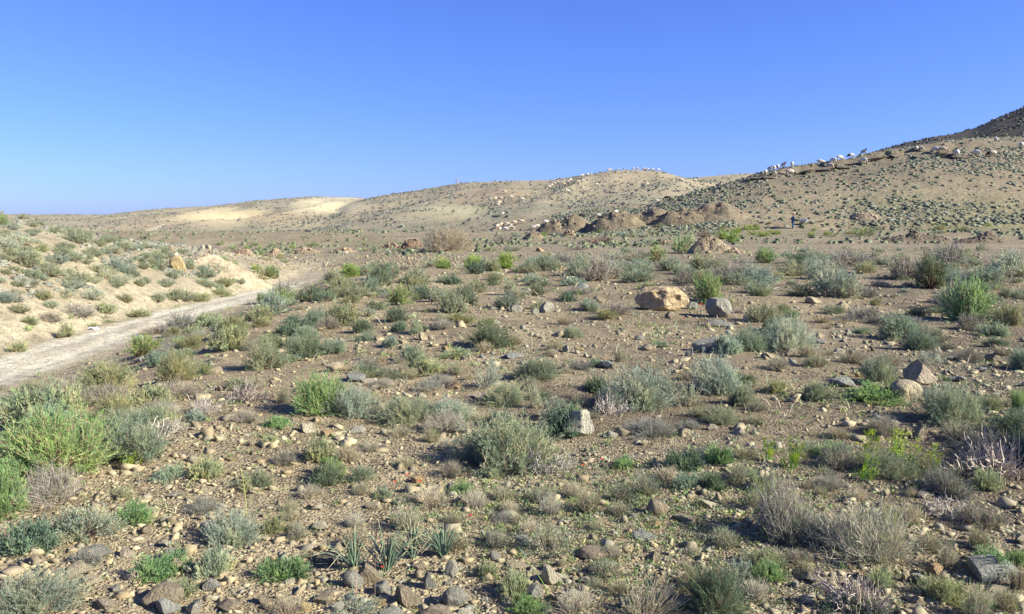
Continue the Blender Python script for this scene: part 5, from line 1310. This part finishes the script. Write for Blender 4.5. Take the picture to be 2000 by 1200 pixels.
mound(530, 500, 40, 11, 'small tan earth heap with a sharp left shadow beyond the track', (.36, .27, .18), seed=15, rough=.2)
mound(475, 496, 60, 9, 'low tan earth ridge beyond the small stony heap', (.33, .25, .17), seed=16, rough=.25, dep=.5)
mound(590, 496, 70, 9, 'low tan earth ridge, right of the small sharp-shadowed heap', (.33, .25, .17), seed=17, rough=.25, dep=.4)
mound(665, 494, 70, 8, 'low tan earth ridge on the flat in the left middle', (.33, .25, .17), seed=18, rough=.3, dep=.4)
mound(1300, 478, 50, 8, 'low earth ridge between two far green tufts', (.24, .18, .13), seed=19, rough=.3, dep=.4)
mound(420, 535, 190, 40, 'stony tan earth hillock ending the left bank beside the track', (.47, .39, .285), seed=20, rough=.12, dep=.8, peak=-.15, res=70, cat='hillock', name='earth_hillock')

def crown_heap():
    v = max(HEAP.data.vertices, key=lambda q: q.co.z)
    for q in REC:
        if q['label'] and q['label'].startswith('dead brown tuft'):
            q['o'].location = (HEAP.location.x + v.co.x - .1, HEAP.location.y + v.co.y, HEAP.location.z + v.co.z - .03); q['o'].scale = (.52, .4, .46)
crown_heap()

# rock ledge below the right ridge, overhang shade painted as dark stone
def ledge():
    rr = random.Random(8)
    k = 0
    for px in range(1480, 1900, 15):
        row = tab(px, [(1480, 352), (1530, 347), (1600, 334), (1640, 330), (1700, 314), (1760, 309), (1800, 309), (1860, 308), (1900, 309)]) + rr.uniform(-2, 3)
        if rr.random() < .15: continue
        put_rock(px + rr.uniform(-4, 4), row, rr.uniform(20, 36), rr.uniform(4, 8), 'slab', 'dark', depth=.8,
                 label=None, name='rock_ledge', cat='rock ledge', group='shade-coloured rock ledges below the right ridge')
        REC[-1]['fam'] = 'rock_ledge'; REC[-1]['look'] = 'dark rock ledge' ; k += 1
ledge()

# ---------------------------------------------------------------- grown bodies
def grow(name, verts, edges, radii, mat, colour=None, levels=1, root=0):
    me = bpy.data.meshes.new(name + '_skeleton'); me.from_pydata([Vector(v) for v in verts], edges, [])
    o = bpy.data.objects.new(name + '_skeleton', me); C.objects.link(o)
    md = o.modifiers.new('skin', 'SKIN'); md.use_smooth_shade = True
    for i, r in enumerate(radii):
        d = me.skin_vertices[0].data[i]; d.radius = (r, r) if isinstance(r, (int, float)) else r; d.use_root = (i == root)
    sb = o.modifiers.new('sub', 'SUBSURF'); sb.levels = levels; sb.render_levels = levels
    dg = bpy.context.evaluated_depsgraph_get(); dg.update()
    m2 = bpy.data.meshes.new_from_object(o.evaluated_get(dg)); m2.name = name
    bpy.data.objects.remove(o); bpy.data.meshes.remove(me)
    m2.materials.clear(); m2.materials.append(mat)
    at_ = m2.color_attributes.new('Col', 'FLOAT_COLOR', 'POINT')
    cc = np.ones((len(m2.vertices), 4), np.float32)
    if colour is not None:
        for v in m2.vertices: cc[v.index, :3] = colour(v.co)
    at_.data.foreach_set('color', cc.ravel())
    m2.polygons.foreach_set('use_smooth', np.ones(len(m2.polygons), bool))
    return m2

M_WOOL = plant_material('wool', transl=0, rough=.95)
def sheep_mesh(pose, face):
    hz, hx = {'graze': (.14, .66), 'stand': (.80, .60), 'lie': (.50, .62)}[pose]
    lo = .30 if pose == 'lie' else 0
    V = [(-.42, 0, .54), (0, 0, .53), (.32, 0, .55), (.50, 0, .46 if pose == 'graze' else .68), (hx, 0, hz + .06), (hx + .16, 0, hz - .06 if pose == 'graze' else hz)]
    Rr = [.215, .255, .215, .12, .085, .048]
    Ed = [(0, 1), (1, 2), (2, 3), (3, 4), (4, 5)]
    def chain(start, pts, rad):
        p = start
        for q, r in zip(pts, rad):
            V.append(q); Rr.append(r); Ed.append((p, len(V) - 1)); p = len(V) - 1
    for s in (-1, 1):
        chain(2, [(.30, s * .13, .33), (.32, s * .13, .19), (.30, s * .13, .02)] if not lo else [(.30, s * .15, .40), (.42, s * .15, .36), (.30, s * .15, .33)], [.075, .040, .038])
        chain(0, [(-.40, s * .14, .36), (-.48, s * .14, .21), (-.43, s * .14, .02)] if not lo else [(-.36, s * .17, .42), (-.22, s * .18, .36), (-.36, s * .18, .33)], [.10, .045, .038])
        chain(4, [(hx - .03, s * .13, hz + .06)], [.022])
    chain(0, [(-.60, 0, .47)], [.10])
    V = [(v[0], v[1], v[2] - lo) for v in V]
    def colour(c):
        leg = c.z < .20 and pose != 'lie'; head = c.x > .53
        if face == 'dark': return (.09, .07, .06) if (head or leg) else (1, 1, 1)
        if face == 'pied': return (.05, .045, .05) if (c.x > .28 and c.z > .2) or head else (1, 1, 1)
        return (.78, .72, .62) if (head or leg) else (1, 1, 1)
    me = grow('sheep', V, Ed, Rr, M_WOOL, colour, 2)
    for v in me.vertices:          # fleece
        if .2 < v.co.z and v.co.x < .5: v.co += v.co.normalized() * mnoise.noise(v.co * 9) * .03
    return me
SHEEP = {(p, f): sheep_mesh(p, f) for p, f in [('graze', 'same'), ('graze', 'dark'), ('graze', 'pied'), ('stand', 'same'), ('stand', 'dark'), ('lie', 'same')]}
WOOL = {'cream': (.50, .44, .34), 'white': (.56, .52, .44), 'tan': (.46, .37, .26), 'grey': (.40, .36, .32), 'black': (.035, .03, .03), 'buff': (.66, .52, .34)}
# column, row of the feet, height, colour, pose, face, heading (0 = facing right, 90 = away, 180 = left, 270 = towards)
FLOCKS = {
 'on the near right ridge': [
  (1503, 331, 13, 'white', 'stand', 'same', 270), (1495, 342, 12, 'white', 'graze', 'same', 200), (1512, 333, 11, 'cream', 'graze', 'same', 250), (1519, 330, 11, 'white', 'graze', 'same', 90),
  (1511, 344, 10, 'cream', 'graze', 'same', 300), (1530, 323, 11, 'grey', 'stand', 'dark', 270), (1547, 326, 10, 'white', 'graze', 'same', 80), (1543, 344, 15, 'cream', 'graze', 'dark', 0),
  (1604, 316, 8, 'cream', 'lie', 'same', 180), (1620, 331, 15, 'cream', 'graze', 'same', 60), (1627, 321, 13, 'white', 'graze', 'same', 100), (1640, 314, 12, 'white', 'graze', 'same', 10),
  (1662, 308, 11, 'white', 'graze', 'pied', 180), (1686, 302, 14, 'grey', 'stand', 'dark', 270), (1686, 321, 15, 'white', 'graze', 'same', 270)],
 'on the slope at the far right': [
  (1789, 296, 14, 'cream', 'graze', 'dark', 240), (1796, 296, 14, 'cream', 'graze', 'same', 80), (1826, 299, 14, 'white', 'graze', 'dark', 200), (1841, 300, 15, 'tan', 'graze', 'same', 340),
  (1868, 308, 17, 'white', 'graze', 'same', 280), (1906, 306, 15, 'white', 'graze', 'same', 90), (1937, 306, 15, 'cream', 'graze', 'pied', 170), (1945, 279, 12, 'white', 'graze', 'same', 200), (1994, 290, 14, 'white', 'graze', 'same', 270)],
 'in the dip beyond the earth mounds': [
  (1406, 366, 9, 'white', 'stand', 'dark', 270), (1283, 397, 7, 'cream', 'graze', 'same', 0), (1303, 393, 8, 'black', 'graze', 'same', 180), (1203, 419, 8, 'white', 'graze', 'same', 30),
  (1168, 426, 8, 'cream', 'graze', 'same', 180), (1136, 426, 8, 'black', 'graze', 'same', 0), (1066, 438, 8, 'white', 'graze', 'same', 10), (1049, 447, 9, 'cream', 'graze', 'same', 20), (1041, 449, 9, 'grey', 'graze', 'same', 190), (1018, 437, 9, 'cream', 'graze', 'same', 0)],
 'in the huddle at the foot of the pale slope': [
  (972, 447, 10, 'buff', 'graze', 'same', 250), (980, 444, 9, 'buff', 'graze', 'same', 200), (990, 442, 9, 'tan', 'graze', 'same', 10), (998, 446, 9, 'cream', 'graze', 'same', 270), (1005, 440, 8, 'buff', 'graze', 'same', 180),
  (976, 453, 10, 'cream', 'graze', 'same', 80), (987, 452, 9, 'white', 'graze', 'same', 0), (1001, 451, 10, 'buff', 'graze', 'same', 300), (995, 450, 8, 'tan', 'graze', 'same', 180)],
 'scattered on the brown slope above the huddle': [
  (986, 377, 6, 'buff', 'graze', 'same', 180), (968, 391, 7, 'buff', 'graze', 'same', 250), (978, 391, 7, 'tan', 'graze', 'same', 180), (998, 388, 6, 'white', 'graze', 'same', 0), (1019, 392, 6, 'white', 'graze', 'same', 0),
  (975, 399, 7, 'buff', 'graze', 'same', 200), (972, 405, 6, 'tan', 'graze', 'same', 180), (982, 422, 8, 'grey', 'graze', 'same', 250)],
 'strung out in file up the middle hill': [
  (1073, 367, 6, 'cream', 'graze', 'same', 20), (1078, 364, 6, 'cream', 'graze', 'same', 40), (1083, 361, 6, 'cream', 'graze', 'same', 0), (1090, 359, 6, 'cream', 'graze', 'same', 10), (1096, 359, 6, 'cream', 'graze', 'same', 0),
  (1101, 357, 6, 'cream', 'graze', 'same', 0), (1101, 362, 6, 'buff', 'graze', 'same', 0), (1109, 357, 6, 'cream', 'graze', 'same', 0), (1114, 354, 6, 'white', 'graze', 'same', 30), (1129, 358, 5, 'buff', 'graze', 'same', 0), (1138, 356, 6, 'white', 'graze', 'same', 0)],
 'below the file on the middle hill': [
  (1138, 371, 6, 'cream', 'graze', 'same', 0), (1165, 363, 5, 'buff', 'graze', 'same', 0), (1106, 375, 6, 'white', 'graze', 'same', 270), (1110, 377, 6, 'white', 'graze', 'same', 90), (1263, 363, 5, 'buff', 'graze', 'same', 180),
  (1335, 357, 5, 'tan', 'graze', 'same', 180), (1331, 356, 5, 'grey', 'graze', 'same', 180), (1357, 355, 5, 'white', 'graze', 'same', 0)],
 'on the skyline of the middle hill': [
  (1137, 346, 6, 'white', 'graze', 'same', 20), (1147, 344, 6, 'white', 'graze', 'same', 0), (1154, 344, 7, 'white', 'stand', 'same', 270), (1188, 336, 6, 'cream', 'graze', 'same', 0), (1192, 334, 6, 'tan', 'graze', 'same', 10),
  (1207, 333, 5, 'cream', 'graze', 'same', 90), (1219, 332, 5, 'grey', 'graze', 'same', 90), (1237, 332, 6, 'cream', 'graze', 'same', 0), (1245, 332, 5, 'grey', 'graze', 'same', 0), (1258, 332, 6, 'cream', 'graze', 'same', 0),
  (1264, 332, 6, 'cream', 'graze', 'same', 180), (1274, 333, 6, 'cream', 'graze', 'same', 0), (1286, 335, 5, 'white', 'graze', 'same', 20)],
}
ORD = ['leftmost', 'second from left', 'third from left', 'fourth from left', 'fifth from left', 'sixth from left', 'seventh from left', 'eighth from left', 'ninth from left', 'tenth from left',
       'eleventh from left', 'twelfth from left', 'thirteenth from left', 'fourteenth from left', 'fifteenth from left']
NUMW = {8: 'eight', 9: 'nine', 10: 'ten', 11: 'eleven', 13: 'thirteen', 15: 'fifteen'}
POSE_W = {'graze': 'grazing', 'stand': 'standing', 'lie': 'lying'}
def flocks():
    for where, L in FLOCKS.items():
        L = sorted(L)
        X, Y, Z = ray_hits([s[0] for s in L], [s[1] for s in L])
        for i, (s, x, y, z) in enumerate(zip(L, X, Y, Z)):
            px, py, hp, col, pose, face, head = s
            if 'right' in where and px not in (1543, 1640, 1662, 1937, 1841, 1604): head = (70, 290, 110, 255)[i % 4]
            o = bpy.data.objects.new('sheep', SHEEP[(pose, face)]); C.objects.link(o)
            k = hp * y / F / {'graze': .80, 'stand': 1.0, 'lie': .5}[pose]
            k = max(.78, min(k * .88, 1.4))
            o.location = (x, y, z + .06); o.scale = (k * .92, k, k); o.rotation_euler = (0, 0, R(head))
            o.color = (*WOOL[col], 1)
            nm = 'black animal' if col == 'black' else f'{col} sheep'
            fx = ' with dark face' if face == 'dark' else (' with black foreparts' if face == 'pied' else '')
            o['label'] = f"{POSE_W[pose]} {nm}{fx}, {ORD[i]} {where}"
            if len(o['label'].split()) > 16: o['label'] = f"{POSE_W[pose]} {nm}, {ORD[i]} {where}"
            if col == 'black': o.name = 'goat'; 
            o['category'] = 'goat' if col == 'black' else 'sheep'; o['group'] = 'flock spread over the hills'
            if col == 'black': o['label'] = f"{POSE_W[pose]} black goat, {ORD[i]} {where}"
flocks()

# ---------------------------------------------------------------- the herder
def herder():
    x, Y, z = at(1548, 448)
    M_SKIN = plain_material('skin', (.32, .19, .13)); M_BLUE = plain_material('blue_cloth', (.03, .06, .13), var=.35)
    M_DEN = plain_material('light_blue_cloth', (.05, .11, .19), var=.3)
    M_HAT = plain_material('straw_hat', (.52, .38, .20)); M_SHOE = plain_material('dark_leather', (.03, .025, .02)); M_HAIR = plain_material('dark_hair', (.02, .017, .015))
    root = bpy.data.objects.new('person', None); C.objects.link(root); root.location = (x, Y, z - .01)
    k = 33 * Y / F / 1.80; root.scale = (k, k, k); root.rotation_euler = (0, 0, R(-12))
    root['label'] = 'person in blue clothes and straw-coloured hat standing at the foot of the right hillside'; root['category'] = 'person'
    V = [(0, 0, .93), (.0, 0, 1.15), (.02, 0, 1.38), (.03, 0, 1.50), (.05, 0, 1.62), (.05, 0, 1.72)]
    Rr = [.13, .12, .14, .055, .088, .07]; Ed = [(0, 1), (1, 2), (2, 3), (3, 4), (4, 5)]
    def chain(start, pts, rad):
        p = start
        for q, r in zip(pts, rad):
            V.append(q); Rr.append(r); Ed.append((p, len(V) - 1)); p = len(V) - 1
        return p
    for s in (-1, 1):
        chain(0, [(0, s * .09, .86), (.03, s * .10, .48), (-.01, s * .10, .09), (.12, s * .12, .035)], [.09, .06, .04, .035])
        w_ = chain(2, [(.02, s * .17, 1.41), (.06, s * .24, 1.17), (.27, s * .16, 1.12), (.35, s * .14, 1.12)], [.06, .045, .03, .032])
        for f in range(4):
            L_ = (.055, .065, .06, .048)[f]
            chain(w_, [(.38, s * .14 + (f - 1.5) * .018, 1.118), (.38 + L_, s * .14 + (f - 1.5) * .020, 1.10 - .01 * f)], [.0085, .0075])
        chain(w_, [(.36, s * .14 - s * .035, 1.135), (.39, s * .14 - s * .045, 1.145)], [.010, .008])
    chain(4, [(.145, 0, 1.625)], [.016])           # nose
    for s in (-1, 1): chain(4, [(.045, s * .092, 1.63)], [.018])   # ears
    link('body', grow('body', V, Ed, Rr, M_SKIN, None, 2), root)
    link('jacket', grow('jacket', [(0, 0, .84), (0, 0, .98), (0, 0, 1.16), (.02, 0, 1.38), (.02, 0, 1.46), (.02, .18, 1.41), (.06, .25, 1.17), (.25, .17, 1.12), (.02, -.18, 1.41), (.06, -.25, 1.17), (.25, -.17, 1.12)],
                        [(0, 1), (1, 2), (2, 3), (3, 4), (3, 5), (5, 6), (6, 7), (3, 8), (8, 9), (9, 10)], [.17, .165, .15, .17, .08, .085, .065, .052, .085, .065, .052], M_BLUE, None, 2, 2), root)
    link('trousers', grow('trousers', [(0, 0, .90), (0, .09, .84), (.03, .10, .48), (-.01, .10, .10), (0, -.09, .84), (.03, -.10, .48), (-.01, -.10, .10)],
                          [(0, 1), (1, 2), (2, 3), (0, 4), (4, 5), (5, 6)], [.15, .11, .085, .07, .11, .085, .07], M_DEN, None, 2), root)
    for s in (-1, 1):
        link('shoe', grow('shoe', [(-.05, s * .11, .05), (.05, s * .115, .045), (.16, s * .12, .035)], [(0, 1), (1, 2)], [.05, .05, .04], M_SHOE, None, 2), root)
        link('eye', grow('eye', [(.128, s * .035, 1.645), (.134, s * .035, 1.645)], [(0, 1)], [.010, .008], M_HAIR, None, 1), root)
    link('mouth', grow('mouth', [(.128, -.022, 1.578), (.132, 0, 1.577), (.128, .022, 1.578)], [(0, 1), (1, 2)], [.006, .007, .006], M_HAIR, None, 1), root)
    link('hair', grow('hair', [(-.02, 0, 1.56), (-.02, 0, 1.64), (.02, 0, 1.72)], [(0, 1), (1, 2)], [.075, .09, .085], M_HAIR, None, 2), root)
    bm = bmesh.new()
    bmesh.ops.create_cone(bm, cap_ends=True, segments=20, radius1=.23, radius2=.20, depth=.02)
    for v in bm.verts: v.co = Vector((v.co.x + .05, v.co.y, v.co.z + 1.72 - .03 * abs(v.co.y) / .2))
    g = bmesh.ops.create_cone(bm, cap_ends=True, segments=16, radius1=.115, radius2=.085, depth=.12)
    for v in g['verts']: v.co = Vector((v.co.x + .05, v.co.y, v.co.z + 1.78))
    me = bpy.data.meshes.new('hat'); bm.to_mesh(me); bm.free(); me.materials.append(M_HAT)
    link('hat', me, root)
herder()
def herder_sheep():
    x, Y, z = at(1559, 440)
    o = bpy.data.objects.new('sheep', SHEEP[('stand', 'dark')]); C.objects.link(o)
    x += 0.55
    o.location = (x, Y, height(x, Y) - .02); o.scale = (.8, .8, .8); o.rotation_euler = (0, 0, R(330)); o.color = (*WOOL['white'], 1)
    o['label'] = 'white sheep with dark face standing close behind the person in blue'; o['category'] = 'sheep'; o['group'] = 'flock spread over the hills'
herder_sheep()

# ---------------------------------------------------------------- power pylon beyond the ridge
def pylon():
    Y = 460.0; x = (894 - 1000) / F * Y * CP; zt = E + Y * dz_per_Y(350.5); zg = float(height(np.array([x]), np.array([Y]))[0]); Hh = zt - zg
    M = plain_material('galvanised_steel', (.30, .31, .33), .5)
    root = bpy.data.objects.new('power_pylon', None); C.objects.link(root); root.location = (x, Y, zg); root.rotation_euler = (0, 0, .15)
    root['label'] = 'tiny grey lattice power pylon showing above the skyline of the long hill'; root['category'] = 'pylon'
    def bars(name, L, w_, parent=root):
        rng = rs(1); pts = np.array([[a, b] for a, b in L], float)
        v = ribbons(pts, w_, w_, rng, np.array([1, 1, 1]), 0, 3)
        return link(name, mesh_np(name, v[0], v[1], v[2], M), parent)
    b, t = Hh * .12, .55
    def c(sx, sy, f): r = b + (t - b) * min(1, f * 1.25); return (sx * r, sy * r, Hh * f)
    for sx in (-1, 1):
        for sy in (-1, 1): bars('leg', [(c(sx, sy, 0), c(sx, sy, .8)), (c(sx, sy, .8), (sx * .25, sy * .25, Hh))], .30)
    br = []
    for i in range(9):
        f0, f1 = i / 10, (i + 1) / 10
        for s in (-1, 1): br += [(c(-1, s, f0), c(1, s, f1)), (c(1, s, f0), c(-1, s, f1)), (c(s, -1, f0), c(s, 1, f1))]
    bars('lattice', br, .16)
    for f, w_ in ((.80, 3.6), (.90, 2.6), (.985, 1.6)):
        bars('crossarm', [((-w_, 0, Hh * f), (w_, 0, Hh * f)), ((-w_, 0, Hh * f), (0, 0, Hh * f + .9)), ((w_, 0, Hh * f), (0, 0, Hh * f + .9))], .26)
pylon()

# ---------------------------------------------------------------- litter
def litter(px, py, wpx, colr, label, seed):
    x, Y, z = at(px, py); rng = rs(seed); r = wpx * Y / F * .5
    bm = bmesh.new(); bmesh.ops.create_grid(bm, x_segments=9, y_segments=9, size=1)
    for v in bm.verts:
        a = mnoise.noise_vector(Vector((v.co.x * 1.4, v.co.y * 1.4, seed)))
        v.co = Vector((v.co.x * .8 + a.x * .35, v.co.y * .6 + a.y * .3, .35 + a.z * .6 - .25 * v.co.length))
        v.co *= r
    me = bpy.data.meshes.new('plastic_litter'); bm.to_mesh(me); bm.free(); me.materials.append(plain_material('plastic', colr, .35, 3, .15))
    o = link('plastic_litter', me, loc=(x, Y, z), label=label, cat='litter')
litter(184, 643, 22, (.72, .76, .84), 'crumpled white and pale blue plastic on the far edge of the track', 4)
litter(119, 446, 12, (.45, .75, .85), 'pale turquoise scrap of plastic high on the left bank', 8)

# ---------------------------------------------------------------- labels that single each plant and stone out
LM = [('tan boulder', 1295, 590), ('round grey boulder', 1405, 608), ('triangular stone', 1801, 732), ('pointed pale boulder', 1129, 832), ('front onion clump', 755, 1070), ('rightmost onion clump', 866, 1050),
      ('leftmost onion clump', 692, 1075), ('large middle sagebrush', 1000, 862), ('big green bush left of centre', 632, 772), ('widest silvery sagebrush', 1245, 762), ('pale arched stone', 1771, 765),
      ('green dome by the track', 278, 672), ('ochre block', 345, 518), ('earth heap with dead tuft', 1395, 475), ('big brown bush', 868, 468), ('person in blue', 1548, 432), ('yellow-flowering spurge', 1760, 880),
      ('tall mauve leafless bush', 1540, 990), ('pale brushwood heap', 1940, 895), ('bottom left corner', 0, 1200), ('bottom right corner', 2000, 1200), ('big bluish slab', 1940, 1105), ('biggest left green bush', 110, 870),
      ('smooth oval stone', 315, 1165), ('cream block', 1076, 1120), ('far track stone', 1055, 488), ('bottom edge green bush', 1400, 1140), ('olive-green bush by the track', 215, 740), ('round dark sagebrush', 957, 655),
      ('silver-leaved rosette', 380, 810), ('pale bluish stone', 1138, 562), ('white plastic scrap', 184, 638), ('turquoise plastic scrap', 119, 443), ('long dark rubble heap', 1800, 460), ('dark gritty-patch bush', 1335, 900),
      ('big green bush on the right', 1885, 580), ('row of earth mounds', 1250, 425), ('stony hillock', 425, 505), ('bare twig bush', 555, 560), ('silvery stalk sagebrush', 450, 1040), ('small dark stalkless sagebrush', 636, 930),
      ('left edge', 0, 560), ('right edge', 2000, 700), ('bank top bush', 6, 430), ('brown hump stone', 1284, 992), ('straw-coloured twiggy bush', 1690, 1035), ('vivid green heap bush', 1335, 475), ('track head bush', 685, 528)]
used = set()
def label_all():
    for q in REC:
        if q['label']: q['o']['label'] = q['label']; used.add(q['label'])
    for q in REC:
        if q['label']: continue
        px, py = q['px'], q['py']
        near = sorted(LM, key=lambda m: math.hypot(m[1] - px, (m[2] - py) * 1.5))
        def rel(m):
            dx, dy = px - m[1], py - m[2]
            d = math.hypot(dx, dy)
            if abs(dx) > 2.2 * abs(dy): r = 'right of' if dx > 0 else 'left of'
            elif abs(dy) > 1.6 * abs(dx): r = 'in front of' if dy > 0 else 'behind'
            else: r = ('in front and ' if dy > 0 else 'behind and ') + ('right of' if dx > 0 else 'left of')
            pre = 'just ' if d < 45 else ('well ' if d > 160 else '')
            return f"{pre}{r} the {m[0]}"
        got = None
        sz = q['size'] * F / q['Y']
        q['look'] = ('little ' if sz < 11 else ('broad ' if sz > 42 else '')) + q['look']
        for m in near[:5]:
            t = f"{q['look']} {rel(m)}"
            if t not in used and len(t.split()) <= 16: got = t; break
        if not got:
            for a in near[:6]:
                for b in near[:9]:
                    if a is b: continue
                    ra, rb = rel(a), rel(b)
                    t = f"{q['look']} {ra}, {rb}"
                    if len(t.split()) > 16: t = f"{q['look']} {ra.replace('in front and ', '').replace('behind and ', '')}, {rb.replace('in front and ', '').replace('behind and ', '')}"
                    if len(t.split()) > 16: continue
                    if t not in used: got = t; break
                if got: break
        if not got: got = f"{q['look']} near the {near[0][0]}"
        used.add(got); q['o']['label'] = got
label_all()
